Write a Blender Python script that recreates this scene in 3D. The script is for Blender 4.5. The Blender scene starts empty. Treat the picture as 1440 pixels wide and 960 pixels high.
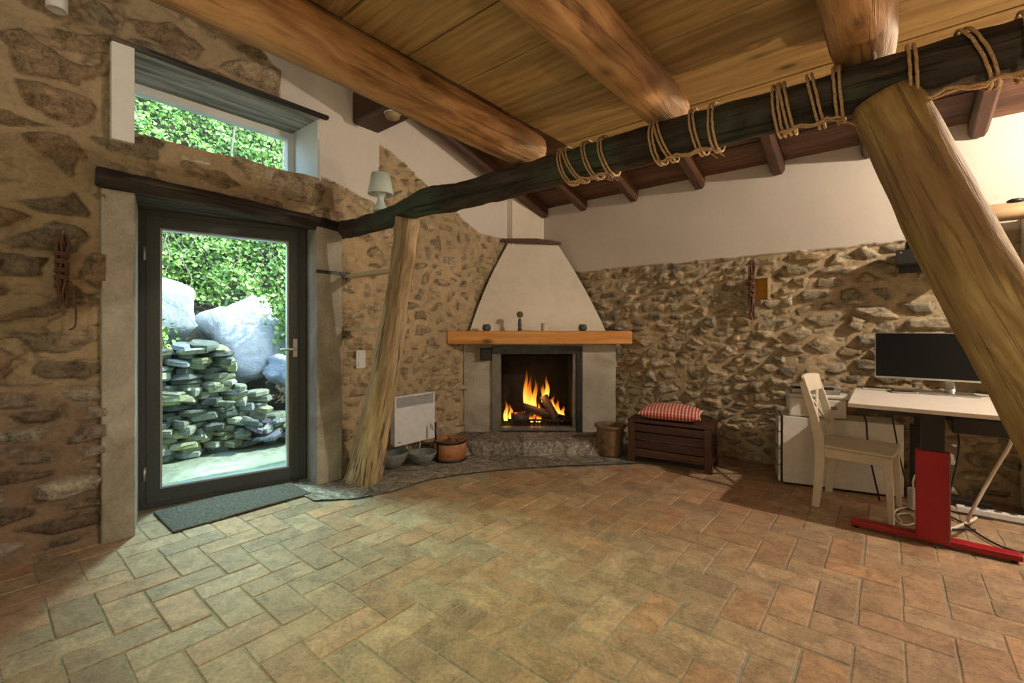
import bpy, math, random
import numpy as np
from mathutils import Vector, Matrix, Euler, noise as mnoise

random.seed(7)
SC = bpy.context.scene
COL = SC.collection
PI = math.pi

# ------------------------------------------------------------------ camera, sky, sun, lights, exposure
F_PX, CX, HY, EYE = 640.0, 720.0, 460.0, 1.28
FWD = (-0.6374, 0.7705)      # view direction on the floor plan (x, y)
RGT = (0.7705, 0.6374)
cam_d = bpy.data.cameras.new('camera')
cam_d.sensor_width = 36.0
cam_d.lens = F_PX / 1440.0 * 36.0
cam_d.shift_y = -(480.0 - HY) / 1440.0
cam_d.clip_start = 0.02
cam_d.clip_end = 200
cam = bpy.data.objects.new('camera', cam_d)
cam.location = (0, 0, EYE)
cam.rotation_euler = (PI / 2, 0, math.asin(0.6374))
COL.objects.link(cam)
SC.camera = cam

SC.view_settings.view_transform = 'Standard'
SC.view_settings.look = 'None'
SC.view_settings.gamma = 1.0
SC.view_settings.use_curve_mapping = False
SC.view_settings.exposure = 0.0

world = bpy.data.worlds.new('sky')
SC.world = world
world.use_nodes = True
wn = world.node_tree.nodes
wn.clear()
w_out = wn.new('ShaderNodeOutputWorld')
w_bg = wn.new('ShaderNodeBackground')
w_sky = wn.new('ShaderNodeTexSky')
w_sky.sky_type = 'NISHITA'
w_sky.sun_disc = False
w_sky.sun_elevation = math.radians(52)
w_sky.sun_rotation = math.radians(70)
w_bg.inputs['Strength'].default_value = 1.45
world.node_tree.links.new(w_sky.outputs[0], w_bg.inputs['Color'])
world.node_tree.links.new(w_bg.outputs[0], w_out.inputs['Surface'])


def add_light(name, kind, loc, energy, color, radius=0.05, aim=None, size=None, angle=None, blend=0.6):
    d = bpy.data.lights.new(name, kind)
    d.energy = energy
    d.color = color
    if kind in ('POINT', 'SPOT'):
        d.shadow_soft_size = radius
    if kind == 'SPOT':
        d.spot_size = math.radians(angle or 90)
        d.spot_blend = blend
    if kind == 'AREA':
        d.shape = 'RECTANGLE'
        d.size, d.size_y = size
    if kind == 'SUN':
        d.angle = radius
    o = bpy.data.objects.new(name, d)
    o.location = loc
    if aim is not None:
        v = Vector(aim) - Vector(loc)
        o.rotation_euler = v.to_track_quat('-Z', 'Y').to_euler()
    COL.objects.link(o)
    return o


add_light('sun', 'SUN', (0, 0, 10), 9.0, (1.0, 0.97, 0.86), radius=0.01, aim=(-0.6, -6.2, 10 - 6.4))
# spot added outside the door in place of daylight through the glass
add_light('door_fill_spot', 'SPOT', (-4.62, 1.45, 2.27), 430, (0.74, 1.0, 0.90), radius=0.12, aim=(-3.35, 1.85, 0), angle=85, blend=1.0)
# warm lamp beyond the desk, then unseen spots and fills added for brightness
add_light('desk_side_lamp', 'POINT', (1.65, 3.66, 2.70), 270, (1.0, 0.84, 0.66), radius=0.03)
add_light('strut_fill_spot', 'SPOT', (1.35, 2.75, 0.95), 75, (1.0, 0.66, 0.36), radius=0.04, aim=(-0.6, 2.3, 2.6), angle=85, blend=0.7)  # unseen spot added for the lit strip of boards beside the beam
add_light('loft_underside_fill', 'AREA', (0.5, -0.9, 2.36), 17, (1.0, 0.86, 0.66), size=(1.8, 1.4), aim=(-0.6, 1.0, 0.0))  # soft area fill added behind the camera
add_light('floor_fill', 'SPOT', (-1.25, 1.0, 2.15), 62, (0.84, 1.0, 0.40), radius=0.12, aim=(-1.75, 1.45, 0), angle=90, blend=1.0)  # unseen yellow-green spot, added to tint and lift the left floor
add_light('front_fill', 'SPOT', (0.40, 0.75, 2.30), 26, (1.0, 0.80, 0.55), radius=0.12, aim=(0.05, 1.45, 0), angle=95, blend=1.0)  # added spot that brightens the foreground tiles
add_light('ceiling_fill', 'SPOT', (0.95, -0.9, 0.75), 60, (1.0, 0.78, 0.46), radius=0.25, aim=(-0.2, 0.9, 2.4), angle=120, blend=1.0)  # unseen upward spot, added so the loft boards get light
add_light('hall_fill', 'POINT', (-2.3, -0.6, 3.2), 19, (1.0, 0.86, 0.66), radius=0.20)  # fill added for the upper part of the door wall
add_light('left_fill', 'POINT', (-1.9, -1.2, 1.6), 16, (0.92, 0.92, 0.62), radius=0.15)  # added fill that lifts the left side of the room

# ------------------------------------------------------------------ where a spot of the photo lies in the room
XL, YB = -3.6, 4.8           # face of the door wall, face of the back wall


def ray(px):
    u = (px - CX) / F_PX
    return FWD[0] + u * RGT[0], FWD[1] + u * RGT[1]


def on_left(px, py, x=XL):
    rx, ry = ray(px)
    d = x / rx
    return d * ry, EYE + (HY - py) / F_PX * d


def on_back(px, py, y=YB):
    rx, ry = ray(px)
    d = y / ry
    return d * rx, EYE + (HY - py) / F_PX * d


def ground(px, py, z=0.0):
    d = (EYE - z) * F_PX / (py - HY)
    rx, ry = ray(px)
    return d * rx, d * ry


# ------------------------------------------------------------------ materials
def new_mat(name):
    m = bpy.data.materials.new(name)
    m.use_nodes = True
    nt = m.node_tree
    nt.nodes.clear()
    out = nt.nodes.new('ShaderNodeOutputMaterial')
    b = nt.nodes.new('ShaderNodeBsdfPrincipled')
    nt.links.new(b.outputs[0], out.inputs['Surface'])
    return m, nt, b, out


def nd(nt, kind, **kw):
    n = nt.nodes.new(kind)
    for k, v in kw.items():
        setattr(n, k, v)
    return n


def ramp(nt, fac, stops, interp='LINEAR'):
    r = nt.nodes.new('ShaderNodeValToRGB')
    r.color_ramp.interpolation = interp
    e = r.color_ramp.elements
    while len(e) > 1:
        e.remove(e[-1])
    e[0].position = stops[0][0]
    e[0].color = tuple(stops[0][1]) + (1,) if len(stops[0][1]) == 3 else stops[0][1]
    for p, c in stops[1:]:
        x = e.new(p)
        x.color = tuple(c) + (1,) if len(c) == 3 else c
    nt.links.new(fac, r.inputs[0])
    return r.outputs[0]


def noise_n(nt, vec, scale, detail=4, rough=0.6, dist=0.0):
    n = nt.nodes.new('ShaderNodeTexNoise')
    n.inputs['Scale'].default_value = scale
    n.inputs['Detail'].default_value = detail
    n.inputs['Roughness'].default_value = rough
    n.inputs['Distortion'].default_value = dist
    nt.links.new(vec, n.inputs['Vector'])
    return n.outputs['Fac']


def mixc(nt, fac, a, b, mode='MIX'):
    n = nt.nodes.new('ShaderNodeMix')
    n.data_type = 'RGBA'
    n.blend_type = mode
    for sock, v in ((n.inputs[0], fac), (n.inputs[6], a), (n.inputs[7], b)):
        if hasattr(v, 'is_output'):
            nt.links.new(v, sock)
        elif isinstance(v, (int, float)):
            sock.default_value = v
        else:
            sock.default_value = tuple(v) + (1,) if len(v) == 3 else v
    return n.outputs[2]


def mth(nt, op, a, b=None, c=None, clamp=False):
    n = nt.nodes.new('ShaderNodeMath')
    n.operation = op
    n.use_clamp = clamp
    for i, v in enumerate((a, b, c)):
        if v is None:
            continue
        if hasattr(v, 'is_output'):
            nt.links.new(v, n.inputs[i])
        else:
            n.inputs[i].default_value = v
    return n.outputs[0]


def bump(nt, b, h, strength=0.4, dist=0.01):
    n = nt.nodes.new('ShaderNodeBump')
    n.inputs['Strength'].default_value = strength
    n.inputs['Distance'].default_value = dist
    nt.links.new(h, n.inputs['Height'])
    nt.links.new(n.outputs[0], b.inputs['Normal'])
    return n


def grain_vec(nt, sx, sy, sz):
    a = nd(nt, 'ShaderNodeAttribute', attribute_name='grain')
    m = nt.nodes.new('ShaderNodeMapping')
    m.inputs['Scale'].default_value = (sx, sy, sz)
    nt.links.new(a.outputs['Vector'], m.inputs['Vector'])
    return m.outputs[0], a.outputs['Vector']


def wood(name, dark, mid, light, stretch=0.06, scale=26.0, rough=0.6, bmp=0.35, knots=0.0, tint=None, crack=0.0, bd=0.006):
    """grain attribute: x runs along the fibre"""
    m, nt, b, out = new_mat(name)
    v, raw = grain_vec(nt, stretch, 1, 1)
    w = noise_n(nt, raw, 1.6, 3, 0.5)
    add = nt.nodes.new('ShaderNodeVectorMath')
    add.operation = 'MULTIPLY_ADD'
    cmb = nt.nodes.new('ShaderNodeCombineXYZ')
    nt.links.new(w, cmb.inputs[1])
    nt.links.new(w, cmb.inputs[2])
    nt.links.new(cmb.outputs[0], add.inputs[0])
    add.inputs[1].default_value = (0, 0.12, 0.12)
    nt.links.new(v, add.inputs[2])
    n1 = noise_n(nt, add.outputs[0], scale, 5, 0.65, 0.3)
    n2 = noise_n(nt, add.outputs[0], scale * 0.25, 3, 0.5, 0.5)
    f = mth(nt, 'ADD', mth(nt, 'MULTIPLY', n1, 0.6), mth(nt, 'MULTIPLY', n2, 0.4))
    c = ramp(nt, f, [(0.385, dark), (0.49, mid), (0.61, light)])
    big = noise_n(nt, raw, 1.3, 2, 0.5)
    c = mixc(nt, mth(nt, 'MULTIPLY', big, 0.40), c, mid)
    pt = noise_n(nt, v, 5.0, 5, 0.6, 1.2)
    c = mixc(nt, mth(nt, 'MULTIPLY', ramp(nt, pt, [(0.50, (0, 0, 0)), (0.66, (1, 1, 1))]), 0.45), c, dark)
    if tint is not None:
        t = noise_n(nt, raw, 2.3, 4, 0.6)
        tf = ramp(nt, t, [(0.47, (0, 0, 0)), (0.62, (1, 1, 1))])
        c = mixc(nt, mth(nt, 'MULTIPLY', tf, 0.75), c, tint)
    if knots > 0:
        v2, _ = grain_vec(nt, 1.0, 2.0, 2.0)
        vo = nt.nodes.new('ShaderNodeTexVoronoi')
        vo.inputs['Scale'].default_value = knots
        nt.links.new(v2, vo.inputs['Vector'])
        kf = ramp(nt, vo.outputs['Distance'], [(0.055, (1, 1, 1)), (0.10, (0.35, 0.35, 0.35)), (0.17, (0, 0, 0))])
        c = mixc(nt, mth(nt, 'MULTIPLY', kf, 0.9), c, tuple(x * 0.25 for x in dark))
    if crack > 0:
        v3, _ = grain_vec(nt, 0.035, 1.0, 1.0)
        cr = noise_n(nt, v3, 46, 3, 0.6, 0.4)
        cf = ramp(nt, cr, [(0.36, (1, 1, 1)), (0.42, (0, 0, 0))])
        c = mixc(nt, mth(nt, 'MULTIPLY', cf, crack), c, tuple(x * 0.2 for x in dark))
        f = mth(nt, 'SUBTRACT', f, mth(nt, 'MULTIPLY', cf, crack * 0.6))
    nt.links.new(c, b.inputs['Base Color'])
    b.inputs['Roughness'].default_value = rough
    bump(nt, b, f, bmp, bd)
    return m


def plain(name, color, rough=0.5, metal=0.0, bmp=0.0, var=0.06, scale=20.0, spec=None, bd=0.002):
    m, nt, b, out = new_mat(name)
    tc = nt.nodes.new('ShaderNodeTexCoord')
    n = noise_n(nt, tc.outputs['Object'], scale, 4, 0.6)
    lo = tuple(max(0, c * (1 - var)) for c in color)
    hi = tuple(min(1, c * (1 + var)) for c in color)
    nt.links.new(ramp(nt, n, [(0.35, lo), (0.65, hi)]), b.inputs['Base Color'])
    b.inputs['Roughness'].default_value = rough
    b.inputs['Metallic'].default_value = metal
    if bmp:
        bump(nt, b, n, bmp, bd)
    return m


def mottled(name, cols, scale, rough=0.9, bmp=0.4, bd=0.004, fine=60.0):
    m, nt, b, out = new_mat(name)
    tc = nt.nodes.new('ShaderNodeTexCoord')
    n = noise_n(nt, tc.outputs['Object'], scale, 6, 0.65, 0.6)
    n2 = noise_n(nt, tc.outputs['Object'], fine, 4, 0.7)
    f = mth(nt, 'ADD', mth(nt, 'MULTIPLY', n, 0.7), mth(nt, 'MULTIPLY', n2, 0.3))
    k = len(cols)
    nt.links.new(ramp(nt, f, [(0.34 + 0.32 * i / (k - 1), c) for i, c in enumerate(cols)]), b.inputs['Base Color'])
    b.inputs['Roughness'].default_value = rough
    bump(nt, b, f, bmp, bd)
    return m


def vcol(name, rough=0.9, fine=70.0, bmp=0.7, bd=0.006, lo=0.62, hi=1.35, mid=9.0, spec=0.3):
    """base colour from the mesh attribute 'tone' broken up by noise"""
    m, nt, b, out = new_mat(name)
    a = nd(nt, 'ShaderNodeAttribute', attribute_name='tone')
    tc = nt.nodes.new('ShaderNodeTexCoord')
    n1 = noise_n(nt, tc.outputs['Object'], fine, 6, 0.75)
    n2 = noise_n(nt, tc.outputs['Object'], mid, 5, 0.65, 0.8)
    f = mth(nt, 'ADD', mth(nt, 'MULTIPLY', n1, 0.5), mth(nt, 'MULTIPLY', n2, 0.5))
    k = ramp(nt, f, [(0.38, (lo,) * 3), (0.47, ((lo + 1) * 0.45,) * 3), (0.62, (min(hi, 1.0),) * 3)])
    k = mixc(nt, mth(nt, 'MULTIPLY_ADD', a.outputs['Alpha'], 0.92, 0.08), (0.86, 0.86, 0.86), k)
    c = mixc(nt, 1.0, a.outputs['Color'], k, 'MULTIPLY')
    g = nt.nodes.new('ShaderNodeMix')
    g.data_type = 'RGBA'
    g.blend_type = 'MULTIPLY'
    g.inputs[0].default_value = 1.0
    nt.links.new(c, g.inputs[6])
    g.inputs[7].default_value = (1.25, 1.25, 1.25, 1)
    nt.links.new(g.outputs[2], b.inputs['Base Color'])
    b.inputs['Roughness'].default_value = rough
    b.inputs['Specular IOR Level'].default_value = spec
    bn = bump(nt, b, f, bmp, bd)
    nt.links.new(mth(nt, 'MULTIPLY_ADD', a.outputs['Alpha'], bmp * 0.85, bmp * 0.15), bn.inputs['Strength'])
    return m


M = {}
M['stone'] = vcol('rubble_stone', 0.92, 70, 1.0, 0.018, lo=0.24, mid=13)
M['tile'] = vcol('terracotta_tile', 0.60, 60, 0.6, 0.004, lo=0.42, mid=9, spec=0.4)
M['slate'] = vcol('outdoor_stone', 0.85, 40, 0.8, 0.010, lo=0.45, mid=6)
M['leaf'] = vcol('leaf', 0.5, 20, 0.1, 0.001, lo=0.75)
M['grout'] = mottled('sandy_grout', [(0.22, 0.19, 0.14), (0.36, 0.32, 0.25)], 30)
M['plaster'] = mottled('lime_plaster', [(0.66, 0.59, 0.49), (0.74, 0.67, 0.57), (0.79, 0.73, 0.63)], 1.4, bmp=0.22, bd=0.004, fine=14)
M['reveal'] = mottled('white_reveal_plaster', [(0.66, 0.68, 0.66), (0.76, 0.78, 0.76)], 5, bmp=0.2, bd=0.003)
M['concrete'] = mottled('grey_render', [(0.24, 0.215, 0.17), (0.38, 0.35, 0.29), (0.54, 0.51, 0.45)], 2.6, bmp=0.35, bd=0.004)
M['granite'] = mottled('hearth_granite', [(0.07, 0.065, 0.055), (0.20, 0.185, 0.16), (0.42, 0.39, 0.34)], 5, bmp=1.0, bd=0.014, fine=85)
M['loft'] = wood('pine_board', (0.26, 0.165, 0.06), (0.42, 0.29, 0.12), (0.56, 0.41, 0.19), 0.05, 38, 0.7, 0.5, knots=2.4)
M['log'] = wood('peeled_pine_log', (0.20, 0.09, 0.03), (0.46, 0.26, 0.11), (0.62, 0.40, 0.20), 0.16, 24, 0.6, 1.0, knots=2.2, crack=0.35, bd=0.014)
M['post'] = wood('weathered_post', (0.17, 0.11, 0.055), (0.42, 0.31, 0.18), (0.64, 0.53, 0.35), 0.09, 30, 0.8, 0.8, crack=0.8, bd=0.012)
M['strut'] = wood('debarked_strut', (0.17, 0.10, 0.035), (0.36, 0.25, 0.085), (0.54, 0.43, 0.20), 0.13, 30, 0.7, 1.0, crack=0.4, knots=1.6, bd=0.012, tint=(0.27, 0.16, 0.075))
M['tiebeam'] = wood('charred_beam', (0.008, 0.006, 0.005), (0.030, 0.020, 0.014), (0.085, 0.060, 0.042), 0.12, 24, 0.7, 1.0, tint=(0.055, 0.090, 0.055), crack=0.8, bd=0.014)
M['rafter'] = wood('stained_rafter', (0.030, 0.012, 0.006), (0.080, 0.034, 0.017), (0.15, 0.070, 0.038), 0.08, 24, 0.55, 0.4)
M['roofboard'] = wood('dark_roof_board', (0.040, 0.015, 0.008), (0.110, 0.046, 0.022), (0.20, 0.095, 0.050), 0.06, 22, 0.6, 0.5)
M['lintel'] = wood('black_lintel', (0.012, 0.009, 0.007), (0.045, 0.034, 0.026), (0.13, 0.105, 0.082), 0.09, 24, 0.8, 0.9, crack=0.7, bd=0.012)
M['soffit'] = wood('grey_weathered_plank', (0.12, 0.11, 0.085), (0.38, 0.36, 0.31), (0.60, 0.58, 0.52), 0.06, 26, 0.8, 0.6)
M['mantel'] = wood('honey_pine', (0.42, 0.16, 0.035), (0.62, 0.27, 0.065), (0.74, 0.38, 0.115), 0.05, 16, 0.42, 0.12, knots=1.6)
M['chest'] = wood('mahogany_stain', (0.022, 0.008, 0.006), (0.055, 0.020, 0.014), (0.10, 0.040, 0.027), 0.06, 26, 0.45, 0.2)
M['shelfwood'] = wood('pale_shelf', (0.44, 0.38, 0.22), (0.58, 0.52, 0.33), (0.70, 0.64, 0.44), 0.06, 20, 0.6, 0.1)
M['firewood'] = wood('bark_firewood', (0.02, 0.014, 0.010), (0.10, 0.062, 0.038), (0.22, 0.14, 0.085), 0.15, 22, 0.9, 0.8)
M['bracketwood'] = wood('wall_bracket_wood', (0.30, 0.18, 0.09), (0.48, 0.32, 0.17), (0.62, 0.45, 0.27), 0.08, 18, 0.5, 0.2)
M['frame'] = plain('anthracite_aluminium', (0.075, 0.085, 0.088), 0.45, 0.3, 0.2, 0.15, 90)
M['gasket'] = plain('silver_glazing_bead', (0.42, 0.47, 0.47), 0.35, 0.6)
M['steel'] = plain('brushed_steel', (0.50, 0.50, 0.48), 0.35, 0.9)
M['darksteel'] = plain('dark_steel', (0.045, 0.045, 0.045), 0.4, 0.7, 0.1, 0.25, 14)
M['greysteel'] = plain('grey_steel', (0.20, 0.19, 0.18), 0.45, 0.6, 0.1, 0.2, 10)
M['black'] = plain('black_plastic', (0.012, 0.012, 0.013), 0.45)
M['soot'] = plain('sooty_firebox', (0.014, 0.012, 0.011), 0.9, 0, 0.5, 0.5, 6)
M['screen'] = plain('screen_black', (0.006, 0.006, 0.007), 0.35)
M['screen'].node_tree.nodes['Principled BSDF'].inputs['Specular IOR Level'].default_value = 0.18
M['white'] = plain('white_lacquer', (0.68, 0.67, 0.63), 0.38)
M['cream'] = plain('cream_painted_wood', (0.66, 0.61, 0.49), 0.42, 0, 0.1, 0.05, 12)
M['desktop'] = plain('white_desktop', (0.66, 0.62, 0.56), 0.5)
M['plastic_w'] = plain('white_plastic', (0.66, 0.67, 0.68), 0.4)
M['heater'] = plain('heater_enamel', (0.66, 0.69, 0.74), 0.35)
M['red'] = plain('red_powder_coat', (0.33, 0.006, 0.014), 0.42)
M['rope'] = plain('jute_rope', (0.50, 0.34, 0.19), 0.95, 0, 0.9, 0.4, 240, bd=0.003)
M['brownrope'] = plain('brown_cord', (0.13, 0.065, 0.04), 0.85, 0, 0.9, 0.4, 160, bd=0.003)
M['bowl'] = plain('grey_stoneware', (0.175, 0.19, 0.195), 0.75, 0, 0.35, 0.2, 45)
M['tealcup'] = plain('slate_ceramic', (0.055, 0.075, 0.08), 0.4, 0, 0.1, 0.3, 60)
M['dried'] = plain('dried_seed_head', (0.20, 0.14, 0.06), 0.9, 0, 0.6, 0.4, 120)
M['candle'] = plain('white_candle', (0.66, 0.57, 0.47), 0.5)
M['copper'] = plain('terracotta_sheet', (0.40, 0.165, 0.075), 0.6, 0, 0.25, 0.25, 18)
M['twig'] = plain('dry_twig', (0.19, 0.135, 0.085), 0.9, 0, 0.4, 0.3, 60)
M['pot'] = plain('brown_clay_pot', (0.20, 0.125, 0.065), 0.85, 0, 0.4, 0.3, 16)
M['mat'] = mottled('coir_mat', [(0.03, 0.027, 0.022), (0.085, 0.078, 0.066), (0.19, 0.175, 0.15)], 60, bmp=1.0, bd=0.01, fine=260)
M['ochre'] = plain('ochre_niche', (0.62, 0.30, 0.035), 0.8, 0, 0.3, 0.15, 30)
M['boxwood'] = plain('grey_box', (0.33, 0.25, 0.14), 0.8)
M['blackwire'] = plain('black_cable', (0.010, 0.010, 0.010), 0.5)
M['whitewire'] = plain('white_cable', (0.70, 0.66, 0.56), 0.5)
M['earth'] = mottled('hillside_earth', [(0.02, 0.022, 0.012), (0.06, 0.055, 0.03), (0.12, 0.10, 0.06)], 4, bmp=0.8, bd=0.03, fine=20)
M['terrace'] = mottled('mossy_terrace_stone', [(0.10, 0.13, 0.08), (0.22, 0.26, 0.18), (0.38, 0.41, 0.32)], 2.2, bmp=0.8, bd=0.02, fine=18)
M['boulder'] = mottled('pale_boulder', [(0.20, 0.24, 0.28), (0.38, 0.43, 0.48), (0.54, 0.58, 0.61)], 2.4, bmp=1.0, bd=0.05, fine=11)
M['stem'] = plain('woody_stem', (0.23, 0.20, 0.14), 0.9, 0, 0.4, 0.3, 30)
M['shade'] = plain('lampshade_plastic', (0.62, 0.72, 0.67), 0.5)


def glass_mat():
    m = bpy.data.materials.new('clear_glass')
    m.use_nodes = True
    nt = m.node_tree
    nt.nodes.clear()
    out = nt.nodes.new('ShaderNodeOutputMaterial')
    t = nt.nodes.new('ShaderNodeBsdfTransparent')
    t.inputs[0].default_value = (0.93, 1.0, 0.97, 1)
    g = nt.nodes.new('ShaderNodeBsdfGlossy')
    g.inputs['Roughness'].default_value = 0.02
    fr = nt.nodes.new('ShaderNodeFresnel')
    fr.inputs[0].default_value = 1.35
    mx = nt.nodes.new('ShaderNodeMixShader')
    ge = nt.nodes.new('ShaderNodeNewGeometry')
    nt.links.new(mth(nt, 'MULTIPLY', fr.outputs[0], mth(nt, 'SUBTRACT', 1.0, ge.outputs['Backfacing'])), mx.inputs[0])
    nt.links.new(t.outputs[0], mx.inputs[1])
    nt.links.new(g.outputs[0], mx.inputs[2])
    nt.links.new(mx.outputs[0], out.inputs['Surface'])
    return m


M['glass'] = glass_mat()


def flame_mat():
    m = bpy.data.materials.new('flame')
    m.use_nodes = True
    nt = m.node_tree
    nt.nodes.clear()
    out = nt.nodes.new('ShaderNodeOutputMaterial')
    a = nd(nt, 'ShaderNodeAttribute', attribute_name='grain')
    sep = nt.nodes.new('ShaderNodeSeparateXYZ')
    nt.links.new(a.outputs['Vector'], sep.inputs[0])
    v, _ = grain_vec(nt, 0.9, 14, 14)
    n = noise_n(nt, v, 2.2, 3, 0.55)
    h = mth(nt, 'ADD', sep.outputs[0], mth(nt, 'MULTIPLY', mth(nt, 'SUBTRACT', n, 0.5), 0.55))
    c = ramp(nt, h, [(0.0, (1.0, 0.55, 0.10)), (0.35, (1.0, 0.40, 0.04)), (0.7, (0.95, 0.17, 0.01)), (1.0, (0.5, 0.04, 0.0))])
    s = ramp(nt, h, [(0.0, (0.9,) * 3), (0.4, (0.55,) * 3), (0.85, (0.12,) * 3), (1.0, (0.0,) * 3)])
    lw = nt.nodes.new('ShaderNodeLayerWeight')
    lw.inputs[0].default_value = 0.35
    core = mth(nt, 'POWER', mth(nt, 'SUBTRACT', 1.0, lw.outputs['Facing']), 1.3)
    e = nt.nodes.new('ShaderNodeEmission')
    nt.links.new(c, e.inputs[0])
    nt.links.new(mth(nt, 'MULTIPLY', s, 3.6), e.inputs[1])
    t = nt.nodes.new('ShaderNodeBsdfTransparent')
    mx = nt.nodes.new('ShaderNodeMixShader')
    nt.links.new(mth(nt, 'MULTIPLY', s, core, clamp=True), mx.inputs[0])
    nt.links.new(t.outputs[0], mx.inputs[1])
    nt.links.new(e.outputs[0], mx.inputs[2])
    nt.links.new(mx.outputs[0], out.inputs['Surface'])
    return m


M['flame'] = flame_mat()


def ember_mat():
    m, nt, b, out = new_mat('charred_log_with_embers')
    v, raw = grain_vec(nt, 0.5, 1, 1)
    n = noise_n(nt, v, 18, 4, 0.6)
    nt.links.new(ramp(nt, n, [(0.35, (0.015, 0.012, 0.01)), (0.6, (0.07, 0.055, 0.045)), (0.7, (0.20, 0.17, 0.15))]), b.inputs['Base Color'])
    tc = nt.nodes.new('ShaderNodeTexCoord')
    n2 = noise_n(nt, tc.outputs['Object'], 13, 3, 0.6)
    k = ramp(nt, n2, [(0.58, (0, 0, 0)), (0.70, (1, 1, 1))])
    b.inputs['Emission Color'].default_value = (1.0, 0.16, 0.03, 1)
    nt.links.new(mth(nt, 'MULTIPLY', k, 1.2), b.inputs['Emission Strength'])
    b.inputs['Roughness'].default_value = 0.95
    bump(nt, b, n, 0.8, 0.01)
    return m


M['ember'] = ember_mat()


def gingham_mat():
    m, nt, b, out = new_mat('red_white_woven_check')
    a = nd(nt, 'ShaderNodeAttribute', attribute_name='grain')
    sep = nt.nodes.new('ShaderNodeSeparateXYZ')
    nt.links.new(a.outputs['Vector'], sep.inputs[0])

    def stripe(s, n, duty):
        f = mth(nt, 'FRACT', mth(nt, 'MULTIPLY', s, n))
        return mth(nt, 'LESS_THAN', f, duty)
    sx = stripe(sep.outputs[0], 19, 0.58)
    sy = stripe(sep.outputs[1], 26, 0.50)
    both = mth(nt, 'MULTIPLY', sx, sy)
    one = mth(nt, 'MAXIMUM', mth(nt, 'MULTIPLY', sx, 0.85), mth(nt, 'MULTIPLY', sy, 0.40))
    f = mth(nt, 'MAXIMUM', both, one)
    c = mixc(nt, f, (0.74, 0.58, 0.44), (0.42, 0.030, 0.028))
    nt.links.new(c, b.inputs['Base Color'])
    b.inputs['Roughness'].default_value = 0.9
    return m


M['gingham'] = gingham_mat()


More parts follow.
